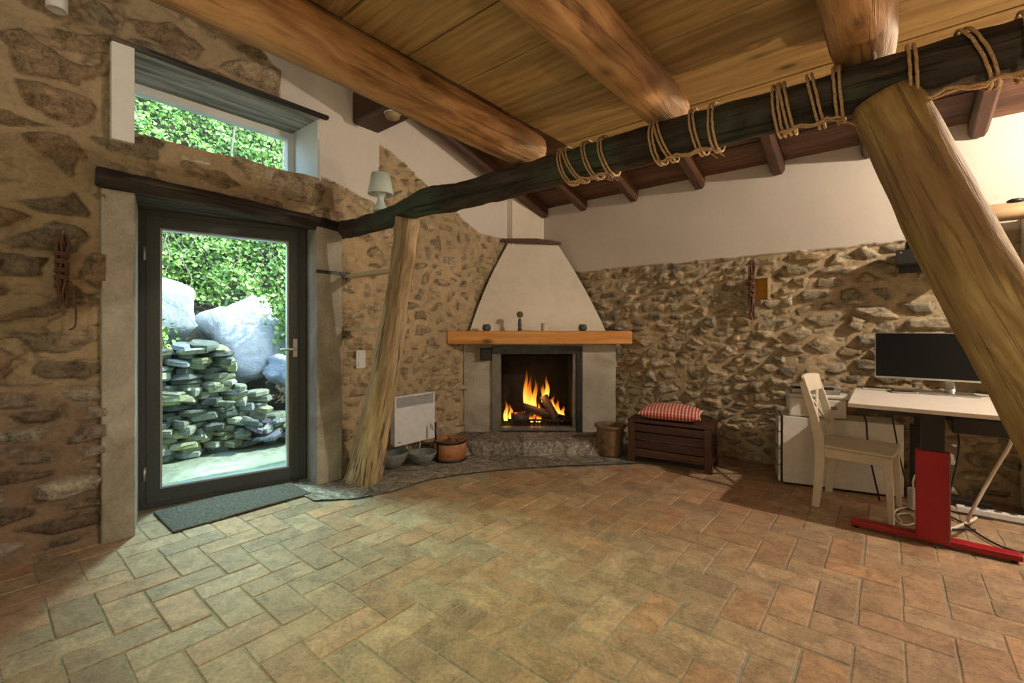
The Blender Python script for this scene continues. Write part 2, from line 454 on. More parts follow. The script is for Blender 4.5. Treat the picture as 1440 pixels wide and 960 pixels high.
# ------------------------------------------------------------------ mesh helpers
class MB:
    """collects shapes for ONE mesh; keeps a grain direction per vertex"""

    def __init__(self):
        self.v, self.f, self.g, self.c = [], [], [], []
        self.smooth = []

    def add(self, vs, fs, gs=None, col=None, smooth=False):
        k = len(self.v)
        self.v += [tuple(p) for p in vs]
        self.g += [tuple(p) for p in (gs if gs is not None else vs)]
        self.c += [col or (0.5, 0.5, 0.5)] * len(vs)
        self.f += [tuple(i + k for i in fc) for fc in fs]
        self.smooth += [smooth] * len(fs)

    def box(self, c, s, rot=None, grain=None, col=None, taper=None):
        """c centre, s full size, rot Euler angles or a Matrix"""
        hx, hy, hz = s[0] / 2, s[1] / 2, s[2] / 2
        loc = [(-hx, -hy, -hz), (hx, -hy, -hz), (hx, hy, -hz), (-hx, hy, -hz), (-hx, -hy, hz), (hx, -hy, hz), (hx, hy, hz), (-hx, hy, hz)]
        if taper:
            loc = [(x * (taper if z > 0 else 1), y * (taper if z > 0 else 1), z) for x, y, z in loc]
        if grain is None:
            grain = max(range(3), key=lambda i: s[i])
        o = [c[i] * 1.0 for i in range(3)]
        order = [grain, (grain + 1) % 3, (grain + 2) % 3]
        off = random.uniform(0, 3)
        gs = [(p[order[0]] + o[order[0]] + off, p[order[1]] + o[order[1]], p[order[2]] + o[order[2]] + off) for p in loc]
        if rot is None:
            R = Matrix.Identity(3)
        elif isinstance(rot, Matrix):
            R = rot.to_3x3()
        else:
            R = Euler(rot).to_matrix()
        vs = [R @ Vector(p) + Vector(c) for p in loc]
        fs = [(0, 3, 2, 1), (4, 5, 6, 7), (0, 1, 5, 4), (1, 2, 6, 5), (2, 3, 7, 6), (3, 0, 4, 7)]
        self.add(vs, fs, gs, col)

    def prism(self, poly, z0, z1, col=None, smooth=False):
        n = len(poly)
        vs = [(p[0], p[1], z0) for p in poly] + [(p[0], p[1], z1) for p in poly]
        fs = [tuple(range(n - 1, -1, -1)), tuple(range(n, 2 * n))] + [(i, (i + 1) % n, n + (i + 1) % n, n + i) for i in range(n)]
        self.add(vs, fs, None, col, smooth)

    def loft(self, rings, cap=True, gs=None, smooth=True, col=None):
        n = len(rings[0])
        vs = [p for r in rings for p in r]
        fs = []
        for k in range(len(rings) - 1):
            for i in range(n):
                j = (i + 1) % n
                fs.append((k * n + i, k * n + j, (k + 1) * n + j, (k + 1) * n + i))
        if cap:
            fs.append(tuple(range(n - 1, -1, -1)))
            b = (len(rings) - 1) * n
            fs.append(tuple(range(b, b + n)))
        self.add(vs, fs, gs, col, smooth)

    def tube(self, path, rad, seg=12, wob=0.0, cap=True, flat=1.0, seed=0, fine=0.0, smooth=True, col=None):
        """round bar along a path; rad a number or one per point; wob = lumpiness"""
        P = [Vector(p) for p in path]
        n = len(P)
        if not isinstance(rad, (list, tuple)):
            rad = [rad] * n
        t0 = (P[1] - P[0]).normalized()
        up = Vector((0, 0, 1)) if abs(t0.z) < 0.9 else Vector((0, 1, 0))
        side = t0.cross(up).normalized()
        L = 0.0
        rings, gs = [], []
        for k in range(n):
            if k == 0:
                t = t0
            elif k == n - 1:
                t = (P[-1] - P[-2]).normalized()
            else:
                t = (P[k + 1] - P[k - 1]).normalized()
            side = (side - t * side.dot(t)).normalized()
            upv = side.cross(t).normalized()
            if k:
                L += (P[k] - P[k - 1]).length
            ring = []
            for i in range(seg):
                a = 2 * PI * i / seg
                ca, sa = math.cos(a), math.sin(a)
                r = rad[k]
                if wob:
                    q = mnoise.noise(Vector((L * 1.8 + seed * 7.1, ca * 0.9 + seed, sa * 0.9)))
                    r *= 1 + wob * q
                if fine:
                    q = mnoise.noise(Vector((L * 9 + seed * 3.3, ca * 3.1, sa * 3.1 + seed)))
                    r *= 1 + fine * q
                ring.append(P[k] + side * (ca * r) + upv * (sa * r * flat))
                gs.append((L + seed * 1.7, ca * rad[k] + seed * 0.37, sa * rad[k]))
            rings.append(ring)
        self.loft(rings, cap, gs, smooth, col)

    def lathe(self, prof, c=(0, 0, 0), seg=32, smooth=True, cap=False, tilt=None):
        rings = []
        R = Euler(tilt).to_matrix() if tilt else None
        for r, z in prof:
            ring = []
            for i in range(seg):
                a = 2 * PI * i / seg
                p = Vector((r * math.cos(a), r * math.sin(a), z))
                if R:
                    p = R @ p
                ring.append(p + Vector(c))
            rings.append(ring)
        self.loft(rings, cap, None, smooth)

    def build(self, name, mat, parent=None, bevel=0.0, loc=None, seg=2):
        me = bpy.data.meshes.new(name)
        me.from_pydata(self.v, [], self.f)
        me.polygons.foreach_set('use_smooth', self.smooth)
        a = me.attributes.new('grain', 'FLOAT_VECTOR', 'POINT')
        a.data.foreach_set('vector', [x for p in self.g for x in p])
        t = me.attributes.new('tone', 'FLOAT_COLOR', 'POINT')
        t.data.foreach_set('color', [x for p in self.c for x in (p[0], p[1], p[2], 1.0)])
        me.update()
        me.materials.append(M[mat] if isinstance(mat, str) else mat)
        o = bpy.data.objects.new(name, me)
        COL.objects.link(o)
        if parent is not None:
            o.parent = parent
        if loc is not None:
            o.location = loc
        if bevel:
            b = o.modifiers.new('bevel', 'BEVEL')
            b.width = bevel
            b.segments = seg
            b.limit_method = 'ANGLE'
            b.angle_limit = math.radians(40)
        return o


def tag(o, label=None, cat=None, group=None, kind=None):
    if label:
        o['label'] = label
    if cat:
        o['category'] = cat
    if group:
        o['group'] = group
    if kind:
        o['kind'] = kind
    return o


def thing(name, label, cat, loc=(0, 0, 0), rz=0.0, group=None):
    o = bpy.data.objects.new(name, None)
    o.empty_display_size = 0.1
    COL.objects.link(o)
    o.location = loc
    o.rotation_euler = (0, 0, rz)
    return tag(o, label, cat, group)


def box1(name, c, s, mat, parent=None, bevel=0.0, rot=None, grain=None):
    b = MB()
    b.box(c, s, rot, grain)
    return b.build(name, mat, parent, bevel)


def dup(root, label=None):
    r = root.copy()
    COL.objects.link(r)
    if label:
        r['label'] = label
    for ch in list(root.children):
        c = ch.copy()
        COL.objects.link(c)
        c.parent = r
        for g in list(ch.children):
            d = g.copy()
            COL.objects.link(d)
            d.parent = c
    return r


# ------------------------------------------------------------------ rubble masonry as real relief
def hash2(ix, iy, seed):
    h = (ix.astype(np.int64) * 374761393 + iy.astype(np.int64) * 668265263 + seed * 1442695041) & 0x7fffffff
    h = ((h ^ (h >> 13)) * 1274126177) & 0x7fffffff
    h = (h ^ (h >> 16)) & 0x7fffffff
    return (h % 100003) / 100003.0


def vnoise(x, y, seed=0):
    ix, iy = np.floor(x), np.floor(y)
    fx, fy = x - ix, y - iy
    fx, fy = fx * fx * (3 - 2 * fx), fy * fy * (3 - 2 * fy)
    a, b = hash2(ix, iy, seed), hash2(ix + 1, iy, seed)
    c, d = hash2(ix, iy + 1, seed), hash2(ix + 1, iy + 1, seed)
    return (a * (1 - fx) + b * fx) * (1 - fy) + (c * (1 - fx) + d * fx) * fy


def fbm(x, y, seed=0, oct=4, gain=0.5):
    s, a, t = 0.0, 1.0, 0.0
    for k in range(oct):
        s = s + a * vnoise(x * 2 ** k, y * 2 ** k, seed + k * 17)
        t += a
        a *= gain
    return s / t - 0.5


def cells(x, y, seed, jit=0.9):
    """nearest cell: edge distance, id randoms, offset from the cell's centre"""
    ix, iy = np.floor(x), np.floor(y)
    best = np.full(x.shape, 9.0)
    bx, by = np.zeros_like(x), np.zeros_like(x)
    cxs, cys = np.zeros_like(x), np.zeros_like(x)
    pts = []
    for dx in (-2, -1, 0, 1, 2):
        for dy in (-2, -1, 0, 1, 2):
            gx, gy = ix + dx, iy + dy
            sx = gx + 0.5 + (hash2(gx, gy, seed) - 0.5) * jit + 0.5 * (np.mod(gy, 2))
            sy = gy + 0.5 + (hash2(gx, gy, seed + 5) - 0.5) * jit * 0.8
            pts.append((gx, gy, sx, sy))
            d = (sx - x) ** 2 + (sy - y) ** 2
            k = d < best
            best = np.where(k, d, best)
            bx, by = np.where(k, gx, bx), np.where(k, gy, by)
            cxs, cys = np.where(k, sx, cxs), np.where(k, sy, cys)
    edge = np.full(x.shape, 9.0)
    for gx, gy, sx, sy in pts:
        same = (gx == bx) & (gy == by)
        mx, my = (sx + cxs) / 2, (sy + cys) / 2
        vx, vy = sx - cxs, sy - cys
        ln = np.sqrt(vx * vx + vy * vy) + 1e-9
        dd = ((mx - x) * vx + (my - y) * vy) / ln
        edge = np.where(same, edge, np.minimum(edge, dd))
    return edge, hash2(bx, by, seed + 31), hash2(bx, by, seed + 47), x - cxs, y - cys


def sstep(a, b, x):
    t = np.clip((x - a) / (b - a), 0, 1)
    return t * t * (3 - 2 * t)


def rubble(u, v, cw, ch, seed, relief, cover, mortar, palette, warp=0.35, tilt=1.0, gap=0.10):
    """height and colour of rubble masonry at wall coordinates u (along) and v (up)"""
    wu = u / cw + warp * 2 * fbm(u * 3.1, v * 3.1, seed + 3, 3)
    wv = v / ch + warp * 2 * fbm(u * 2.6 + 9, v * 3.5, seed + 4, 3)
    e, r1, r2, ox, oy = cells(wu, wv, seed)
    e = e + 0.10 * fbm(u * 22, v * 22, seed + 8, 3)
    body = sstep(gap * 0.35, gap * 2.2, e)
    st = relief * (body * (0.45 + 0.75 * r1)) + relief * tilt * body * (ox * (r2 - 0.5) + oy * (r1 - 0.4)) * 0.9
    st = st + relief * 0.45 * body * np.abs(fbm(u * 9 + r1 * 9, v * 17 + r2 * 9, seed + 11, 4))
    st = st + 0.011 * fbm(u * 22 + r1 * 3, v * 48 + r2 * 3, seed + 12, 4, 0.6) + 0.010 * np.abs(fbm(u * 12, v * 30, seed + 13, 3)) * body
    mo = relief * cover + relief * 0.55 * fbm(u * 4.3, v * 4.3, seed + 21, 4) + 0.008 * fbm(u * 24, v * 30, seed + 22, 4, 0.6)
    rdg = np.exp(-(fbm(u * 4.2 + 3, v * 8.5, seed + 61, 4, 0.55) / 0.030) ** 2) * sstep(-0.05, 0.10, fbm(u * 2.3, v * 2.3, seed + 62, 2))
    mo = mo - 0.010 * rdg
    crev = np.exp(-((st - mo) / (relief * 0.12)) ** 2)
    h = np.maximum(st, mo) - relief * 0.16 * crev
    is_st = sstep(-0.006, 0.010, st - mo)
    pal = np.array(palette)
    idx = np.clip((r2 * len(pal)).astype(int), 0, len(pal) - 1)
    sc = pal[idx] * (0.75 + 0.5 * r1)[..., None]
    streak = 1.0 + 0.9 * fbm(u * 14 + r1 * 5, v * 40 + r2 * 5, seed + 33, 4)
    sc = sc * streak[..., None]
    mc = np.array(mortar)[None, None, :] * (1 + 0.5 * fbm(u * 2.2, v * 2.2, seed + 41, 4))[..., None]
    mc = mc * (1 - 0.42 * rdg)[..., None]  # shade of the mortar creases put into the colour
    col = mc * (1 - is_st)[..., None] + sc * is_st[..., None]
    return h, np.clip(col, 0.01, 0.95), 0.40 + 0.60 * is_st


def in_poly(x, y, poly):
    inside = np.zeros(x.shape, bool)
    n = len(poly)
    for i in range(n):
        x1, y1 = poly[i]
        x2, y2 = poly[(i + 1) % n]
        c = ((y1 > y) != (y2 > y)) & (x < (x2 - x1) * (y - y1) / (y2 - y1 + 1e-12) + x1)
        inside ^= c
    return inside


def relief_mesh(name, U, V, H, C, place, keep, mat, rough=None):
    nu, nv = U.shape
    P = place(U, V, H)
    me = bpy.data.meshes.new(name)
    idx = np.arange(nu * nv).reshape(nu, nv)
    q = np.stack([idx[:-1, :-1], idx[1:, :-1], idx[1:, 1:], idx[:-1, 1:]], -1).reshape(-1, 4)
    km = keep[:-1, :-1] & keep[1:, :-1] & keep[1:, 1:] & keep[:-1, 1:]
    q = q[km.reshape(-1)]
    used = np.unique(q)
    remap = np.full(nu * nv, -1)
    remap[used] = np.arange(len(used))
    q = remap[q]
    co = P.reshape(-1, 3)[used]
    me.vertices.add(len(co))
    me.vertices.foreach_set('co', co.astype(np.float32).ravel())
    me.loops.add(q.size)
    me.loops.foreach_set('vertex_index', q.astype(np.int32).ravel())
    me.polygons.add(len(q))
    me.polygons.foreach_set('loop_start', (np.arange(len(q)) * 4).astype(np.int32))
    me.polygons.foreach_set('loop_total', np.full(len(q), 4, np.int32))
    me.polygons.foreach_set('use_smooth', np.ones(len(q), bool))
    t = me.attributes.new('tone', 'FLOAT_COLOR', 'POINT')
    al = np.ones(U.shape) if rough is None else rough
    cc = np.concatenate([C.reshape(-1, 3)[used], al.reshape(-1, 1)[used]], 1)
    t.data.foreach_set('color', cc.astype(np.float32).ravel())
    me.update()
    me.validate()
    me.materials.append(M[mat])
    o = bpy.data.objects.new(name, me)
    COL.objects.link(o)
    return o

# ================================================================== THE SETTING
def roof_z(y):
    return 2.79 + 0.285 * (YB - y)


# --- door wall: stone relief with white plaster above
OCHRE = (0.36, 0.275, 0.170)
PAL_W = [(0.28, 0.20, 0.125), (0.34, 0.27, 0.18), (0.23, 0.185, 0.125), (0.38, 0.30, 0.195), (0.30, 0.22, 0.13)]
PAL_L = [(0.26, 0.21, 0.16), (0.42, 0.37, 0.31), (0.34, 0.27, 0.20), (0.20, 0.15, 0.11), (0.48, 0.43, 0.37)]
PAL_B = [(0.45, 0.38, 0.265), (0.36, 0.30, 0.20), (0.51, 0.44, 0.32), (0.31, 0.27, 0.20), (0.46, 0.35, 0.21)]
WHITE = np.array((0.62, 0.59, 0.55))

st = 0.0095
us = np.arange(-0.75, YB + 0.02, st)
vs = np.arange(-0.02, 4.45, st)
U, V = np.meshgrid(us, vs, indexing='ij')
hA, cA, aA = rubble(U, V, 0.40, 0.19, 11, 0.055, 0.50, OCHRE, PAL_W, warp=0.5)             # upper, mostly mortared over
hB, cB, aB = rubble(U, V, 0.34, 0.105, 23, 0.065, 0.42, (0.27, 0.195, 0.135), PAL_L, warp=0.28, gap=0.13)  # lower, layered pale stones
hC, cC, aC = rubble(U, V, 0.20, 0.13, 37, 0.060, 0.50, (0.44, 0.345, 0.215), [(0.42, 0.335, 0.215), (0.36, 0.285, 0.185), (0.46, 0.385, 0.265)], warp=0.6, gap=0.16)
low = 1 - sstep(0.80, 1.10, V + 0.25 * fbm(U * 2, V * 2, 5, 3))
k = low[..., None]
H, C = hA * (1 - low) + hB * low, cA * (1 - k) + cB * k
r = sstep(1.98, 2.10, U)
H, C = H * (1 - r) + hC * r, C * (1 - r[..., None]) + cC * r[..., None]
plaster_px = [(365, -60), (365, 67), (393, 100), (393, 160), (447, 172), (447, 246), (490, 266), (531, 290), (533, 203), (548, 212), (565, 228),
              (606, 267), (641, 299), (673, 328), (722, 339)]
pl = [on_left(px, py) for px, py in plaster_px]
pl = pl[:-1] + [pl[-1], (YB + 0.1, pl[-1][1] - 0.02), (YB + 0.1, 6.0), (pl[0][0], 6.0)]
wu = U + 0.02 * fbm(U * 7, V * 7, 61, 3)
wv = V + 0.02 * fbm(U * 7, V * 7, 62, 3)
pm = in_poly(wu, wv, pl)
rg = (aA * (1 - low) + aB * low) * (1 - r) + aC * r
rg = np.where(pm, 0.0, rg)
H = np.where(pm, 0.048 + 0.010 * fbm(U * 2.5, V * 2.5, 71, 3), np.clip(H, 0.0, 0.085))
C = np.where(pm[..., None], WHITE * (1 + 0.10 * fbm(U * 1.7, V * 1.7, 72, 3))[..., None], C)
H = H - 0.035
# openings
W_Y0, W_Y1, W_Z0, W_Z1 = 0.66, 1.857, 2.50, 2.985
D_Y0, D_Y1, D_Z1 = 0.53, 2.035, 2.10
sill = 2.50 + 0.025 * fbm(U * 5, V * 0 + 3, 81, 3)
keep = ~((U > W_Y0) & (U < W_Y1) & (V > sill) & (V < W_Z1))
keep &= ~((U > D_Y0 + 0.012) & (U < D_Y1 - 0.012) & (V < D_Z1 + 0.02))
keep &= V < roof_z(U) + 0.06
keep &= ~((U > 3.80) & (V < 1.06))
wl = relief_mesh('wall_left', U, V, H, C, lambda u, v, h: np.stack([XL + h, u, v], -1), keep, 'stone', rough=rg)
tag(wl, kind='structure')

# solid masonry behind that face
b = MB()
XO = -4.12
def wbox(y0, y1, z0, z1, x0=XO, x1=XL - 0.045):
    b.box(((x0 + x1) / 2, (y0 + y1) / 2, (z0 + z1) / 2), (x1 - x0, y1 - y0, z1 - z0))
wbox(-3.2, 0.55, -0.1, 5.0)
wbox(2.02, 5.1, -0.1, 3.45)
wbox(0.55, 2.02, 2.16, W_Z0 - 0.03)
wbox(0.55, W_Y0 - 0.005, W_Z0 - 0.03, 4.2)
wbox(W_Y1 + 0.005, 2.02, W_Z0 - 0.03, 3.6)
wbox(W_Y0 - 0.005, W_Y1 + 0.005, W_Z1 + 0.04, 3.66)
tag(b.build('wall_left', 'concrete'), kind='structure')

# --- back wall
us = np.arange(XL - 0.02, 2.6, st * 1.05)
vs = np.arange(-0.02, 2.90, st * 1.05)
U, V = np.meshgrid(us, vs, indexing='ij')
hD, cD, aD = rubble(U, V, 0.235, 0.115, 101, 0.082, 0.52, (0.46, 0.36, 0.23), PAL_B, warp=0.42, tilt=1.3, gap=0.12)
hE, cE, aE = rubble(U, V, 0.17, 0.085, 131, 0.070, 0.52, (0.46, 0.36, 0.23), PAL_B, warp=0.4, tilt=1.3, gap=0.12)
mk = sstep(-0.03, 0.10, fbm(U * 1.9, V * 1.9, 151, 3))
H, C = hD * (1 - mk) + hE * mk, cD * (1 - mk[..., None]) + cE * mk[..., None]
line = 1.955 + 0.018 * fbm(U * 6, V * 0, 161, 4) + 0.02 * sstep(-1.0, 0.5, U)
hoodline = 1.965
pm = V > line
H = np.where(pm, 0.060 + 0.012 * fbm(U * 2.0, V * 2.0, 171, 3), np.clip(H, 0.0, 0.11))
C = np.where(pm[..., None], WHITE * np.array((0.86, 0.82, 0.78)) * (1 + 0.14 * fbm(U * 1.5, V * 1.5, 172, 3))[..., None], C)
H = H - 0.05
keep = ~((U < -2.85) & (V < 1.06))
wb = relief_mesh('wall_back', U, V, H, C, lambda u, v, h: np.stack([u, YB - h, v], -1), keep, 'stone', rough=np.where(pm, 0.0, aD * (1 - mk) + aE * mk))
tag(wb, kind='structure')
b = MB()
b.box((-0.6, YB + 0.30, 1.45), (7.4, 0.46, 3.1))
tag(b.build('wall_back', 'concrete'), kind='structure')
# plastered pier at the right end of the back wall
b = MB()
b.box((1.20, 4.66, 1.03), (0.95, 0.36, 2.06))
tag(b.build('trim_1', 'plaster', bevel=0.015), kind='structure')

# --- other walls of the room (behind and beside the camera)
b = MB()
b.box((2.72, 0.9, 2.4), (0.2, 8.6, 5.2))
tag(b.build('wall_right', 'plaster'), kind='structure')
b = MB()
b.box((-0.7, -2.5, 2.6), (7.2, 0.2, 5.6))
tag(b.build('wall_front', 'plaster'), kind='structure')

# --- roof boards, falling towards the back wall
b = MB()
ang = -math.atan(0.285)
nb = 17
for i in range(nb + 15):
    y = 5.05 - 0.245 * i
    b.box((-0.7, y, roof_z(y) + 0.030 + 0.004 * (i % 2)), (7.3, 0.2455, 0.045), rot=(ang, 0, 0), grain=0)
tag(b.build('ceiling', 'roofboard', bevel=0.003), kind='structure')
b = MB()
b.box((-0.7, 1.1, roof_z(1.1) + 0.10), (7.3, 8.4, 0.06), rot=(ang, 0, 0), grain=0)  # unseen backing slab added to stop sun leaking between the boards
tag(b.build('ceiling', 'lintel'), kind='structure')

# --- loft floor seen from below
b = MB()
edges = [2.52, 2.385, 2.09, 1.79, 1.485, 1.19, 0.89, 0.58, 0.28, -0.03, -0.33, -0.64, -0.95, -1.25, -1.56, -1.87, -2.18, -2.42]
for i in range(len(edges) - 1):
    y1, y0 = edges[i], edges[i + 1]
    b.box((0.55, (y0 + y1) / 2, 2.432 + 0.003 * math.sin(i * 2.4)), (4.2, y1 - y0 - 0.009, 0.035), grain=0)
b.box((0.55, 0.05, 2.465), (4.2, 4.9, 0.02), grain=0)
tag(b.build('ceiling', 'loft', bevel=0.0015), kind='structure')

# --- floor: herringbone terracotta over a sandy bed
TW = 0.158
granite_px = [(440, 706), (500, 702), (545, 694), (600, 676), (650, 668), (705, 662), (780, 657), (860, 654), (945, 649)]
gr = [ground(*p) for p in granite_px]
gpoly = gr + [(gr[-1][0] + 0.02, 4.95), (-3.9, 4.95), (-3.9, gr[0][1])]
b = MB()
TILES = [(0.40, 0.25, 0.145), (0.44, 0.285, 0.17), (0.37, 0.255, 0.16), (0.42, 0.30, 0.19), (0.34, 0.235, 0.15), (0.41, 0.29, 0.18), (0.43, 0.265, 0.155), (0.38, 0.275, 0.175), (0.40, 0.27, 0.16)]
rt = random.Random(3)


def tile(x0, y0, w, l):
    g = 0.0030
    cx_, cy_ = x0 + w / 2, y0 + l / 2
    if cx_ < -3.98 or cx_ > 2.62 or cy_ < -2.4 or cy_ > 4.82:
        return
    if in_poly(np.array([cx_]), np.array([cy_]), gpoly)[0]:
        return
    hz = rt.uniform(-0.0018, 0.0018)
    j = lambda: rt.uniform(-0.003, 0.003)
    P = [(x0 + g + j(), y0 + g + j()), (x0 + w - g + j(), y0 + g + j()), (x0 + w - g + j(), y0 + l - g + j()), (x0 + g + j(), y0 + l - g + j())]
    # rounded and slightly worn corners: eight-sided outline
    o = []
    for i in range(4):
        p, q = P[i], P[(i + 1) % 4]
        ln = math.hypot(q[0] - p[0], q[1] - p[1])
        c1 = rt.uniform(0.003, 0.009) / ln
        for t in (c1, 0.35, 0.65, 1 - rt.uniform(0.003, 0.009) / ln):
            bow = rt.uniform(-0.0018, 0.0018) if 0.2 < t < 0.8 else 0
            nx_, ny_ = (q[1] - p[1]) / ln, -(q[0] - p[0]) / ln
            o.append((p[0] + (q[0] - p[0]) * t + nx_ * bow, p[1] + (q[1] - p[1]) * t + ny_ * bow))
    inn = [(cx_ + (a - cx_) * (1 - 0.010 / w), cy_ + (c - cy_) * (1 - 0.010 / l)) for a, c in o]
    n = len(o)
    tx, ty = rt.uniform(-0.006, 0.006), rt.uniform(-0.006, 0.006)
    z = lambda p: hz + tx * (p[0] - cx_) + ty * (p[1] - cy_)
    v = [(p[0], p[1], -0.012) for p in o] + [(p[0], p[1], z(p) - 0.004) for p in o] + [(p[0], p[1], z(p)) for p in inn]
    f = []
    for i in range(n):
        k2 = (i + 1) % n
        f += [(i, k2, n + k2, n + i), (n + i, n + k2, 2 * n + k2, 2 * n + i)]
    f.append(tuple(range(2 * n, 3 * n)))
    c = rt.choice(TILES)
    s = rt.uniform(0.84, 1.10)
    b.add(v, f, None, (c[0] * s, c[1] * s, c[2] * s))


ox_, oy_ = -3.9, -2.6
for n_ in range(-40, 90):
    for m_ in range(-30, 30):
        cx0, cy0 = n_ + 2 * m_, n_ - 2 * m_
        tile(ox_ + cx0 * TW, oy_ + cy0 * TW, 2 * TW, TW)
        tile(ox_ + cx0 * TW, oy_ + (cy0 + 1) * TW, TW, 2 * TW)
fl = b.build('floor', 'tile')
tag(fl, kind='structure')
b = MB()
b.box((-0.65, 1.2, -0.0585), (7.0, 7.6, 0.108))
tag(b.build('floor', 'grout'), kind='structure')
# granite apron and raised hearth in the corner (a fine grid with a rough surface)
gu = np.arange(-4.0, -1.0, 0.012)
gv = np.arange(1.6, 4.9, 0.012)
U, V = np.meshgrid(gu, gv, indexing='ij')
inside = in_poly(U + 0.02 * fbm(U * 5, V * 5, 201, 3), V + 0.02 * fbm(U * 5, V * 5, 202, 3), gpoly)
e, r1, r2, ox2, oy2 = cells(U / 0.62 + 0.3 * fbm(U * 2, V * 2, 203, 3), V / 0.45 + 0.3 * fbm(U * 2, V * 2, 204, 3), 205)
slab = sstep(0.0, 0.05, e)
# raised step: where depth from the camera > 4.58 and left of the pot
L_ = U * RGT[0] + V * RGT[1]
D_ = U * FWD[0] + V * FWD[1]
stp = sstep(4.50, 4.60, D_ + 0.05 * fbm(U * 3, V * 3, 206, 3)) * (1 - sstep(0.98, 1.10, L_)) * sstep(-0.75, -0.60, L_)
Z = 0.004 + 0.007 * fbm(U * 12, V * 12, 207, 4) + 0.004 * slab + stp * 0.125 + 0.010 * stp * fbm(U * 7, V * 7, 208, 4)
t = (0.75 + 0.5 * r1 + 0.5 * fbm(U * 9, V * 9, 209, 4)) * (0.55 + 0.45 * slab)
sp = hash2(np.round(U / 0.012), np.round(V / 0.012), 211)
t = t * (0.55 + 0.9 * sp ** 1.5)
Z = Z + 0.003 * sp
C = np.array((0.33, 0.30, 0.26))[None, None, :] * t[..., None]
apron = relief_mesh('floor', U, V, Z, C, lambda u, v, h: np.stack([u, v, h], -1), inside, 'stone')
tag(apron, kind='structure')

# --- jambs of the door (grey rendered blocks), and the splayed reveals
b = MB()
b.prism([(-3.575, 0.525), (-3.565, 0.678), (-4.06, 0.79), (-4.12, 0.79), (-4.12, 0.525)], -0.02, 2.105)
tag(b.build('trim_2', 'concrete', bevel=0.008), kind='structure')
b = MB()
b.prism([(-3.80, 1.862), (-3.535, 1.815), (-3.545, 2.045), (-4.12, 2.045), (-4.12, 1.862)], -0.02, 2.105)
tag(b.build('trim_3', 'concrete', bevel=0.010), kind='structure')
# --- window reveals: white plaster cheeks, sill
b = MB()
b.box((-3.83, W_Y1 + 0.012, 2.745), (0.47, 0.03, 0.53))
b.box((-3.83, W_Y0 - 0.012, 2.745), (0.47, 0.03, 0.53))
b.prism([(-3.60, 0.565), (-3.545, 0.565), (-3.54, 0.672), (-3.60, 0.672)], 2.40, 2.985)
tag(b.build('trim_4', 'reveal', bevel=0.004), kind='structure')
b = MB()
b.box((-3.86, (W_Y0 + W_Y1) / 2, 2.435), (0.50, W_Y1 - W_Y0, 0.08))
tag(b.build('trim_5', 'concrete', bevel=0.004), kind='structure')

# --- the window
wroot = thing('window_1', None, None, (0, 0, 0))
tag(wroot, kind='structure')
b = MB()
fx = -4.03
y0, y1, z0, z1 = W_Y0 + 0.002, W_Y1 - 0.004, 2.475, 2.962
for c, s in (((fx, (y0 + y1) / 2, z1 - 0.03), (0.07, y1 - y0, 0.06)), ((fx, (y0 + y1) / 2, z0 + 0.03), (0.07, y1 - y0, 0.06)),
             ((fx, y0 + 0.03, (z0 + z1) / 2), (0.068, 0.06, z1 - z0)), ((fx, y1 - 0.03, (z0 + z1) / 2), (0.068, 0.06, z1 - z0))):
    b.box(c, s)
wf = b.build('window_frame', 'reveal', wroot, 0.004)
box1('pane', (fx - 0.01, (y0 + y1) / 2, (z0 + z1) / 2), (0.006, y1 - y0 - 0.11, z1 - z0 - 0.11), 'glass', wroot)

# --- the glazed door, set askew in the wall
A = Vector((-4.075, 0.782, 0))
B = Vector((-3.808, 1.857, 0))
dv = (B - A)
dlen = dv.length
drz = math.atan2(dv.y, dv.x)
droot = thing('door_1', None, None, (A.x, A.y, 0), drz)
tag(droot, kind='structure')
b = MB()
T = 0.075
for c, s in (((0.045, 0, 1.06), (0.09, T, 2.12)), ((dlen - 0.035, 0, 1.06), (0.07, T, 2.12)), ((dlen / 2, 0, 2.09), (dlen, T - 0.002, 0.07)), ((dlen / 2, 0, 0.02), (dlen, T - 0.002, 0.04))):
    b.box(c, s)
b.build('door_frame', 'frame', droot, 0.004)
b = MB()
T = 0.06
x0, x1, z0, z1 = 0.05, dlen - 0.055, 0.03, 2.075
for c, s in (((x0 + 0.042, -0.012, (z0 + z1) / 2), (0.084, T, z1 - z0)), ((x1 - 0.042, -0.012, (z0 + z1) / 2), (0.084, T, z1 - z0)),
             (((x0 + x1) / 2, -0.012, z1 - 0.045), (x1 - x0, T - 0.002, 0.09)), (((x0 + x1) / 2, -0.012, z0 + 0.05), (x1 - x0, T - 0.002, 0.10))):
    b.box(c, s)
leaf = b.build('door_leaf', 'frame', droot, 0.006)
b = MB()
gx0, gx1, gz0, gz1 = x0 + 0.084, x1 - 0.084, z0 + 0.10, z1 - 0.09
for c, s in (((gx0 + 0.005, -0.012, (gz0 + gz1) / 2), (0.012, T + 0.006, gz1 - gz0)), ((gx1 - 0.005, -0.012, (gz0 + gz1) / 2), (0.012, T + 0.006, gz1 - gz0)),
             (((gx0 + gx1) / 2, -0.012, gz1 - 0.005), (gx1 - gx0, T + 0.005, 0.012)), (((gx0 + gx1) / 2, -0.012, gz0 + 0.005), (gx1 - gx0, T + 0.005, 0.012))):
    b.box(c, s)
b.build('glazing_bead', 'gasket', leaf)
box1('pane', ((gx0 + gx1) / 2, 0.0, (gz0 + gz1) / 2), (gx1 - gx0 + 0.01, 0.008, gz1 - gz0 + 0.01), 'glass', leaf)
b = MB()
b.box((x1 - 0.035, -0.050, 1.11), (0.034, 0.016, 0.15))
b.tube([(x1 - 0.035, -0.055, 1.10), (x1 - 0.035, -0.095, 1.10), (x1 - 0.06, -0.103, 1.10), (x1 - 0.155, -0.103, 1.098)], 0.010, 10)
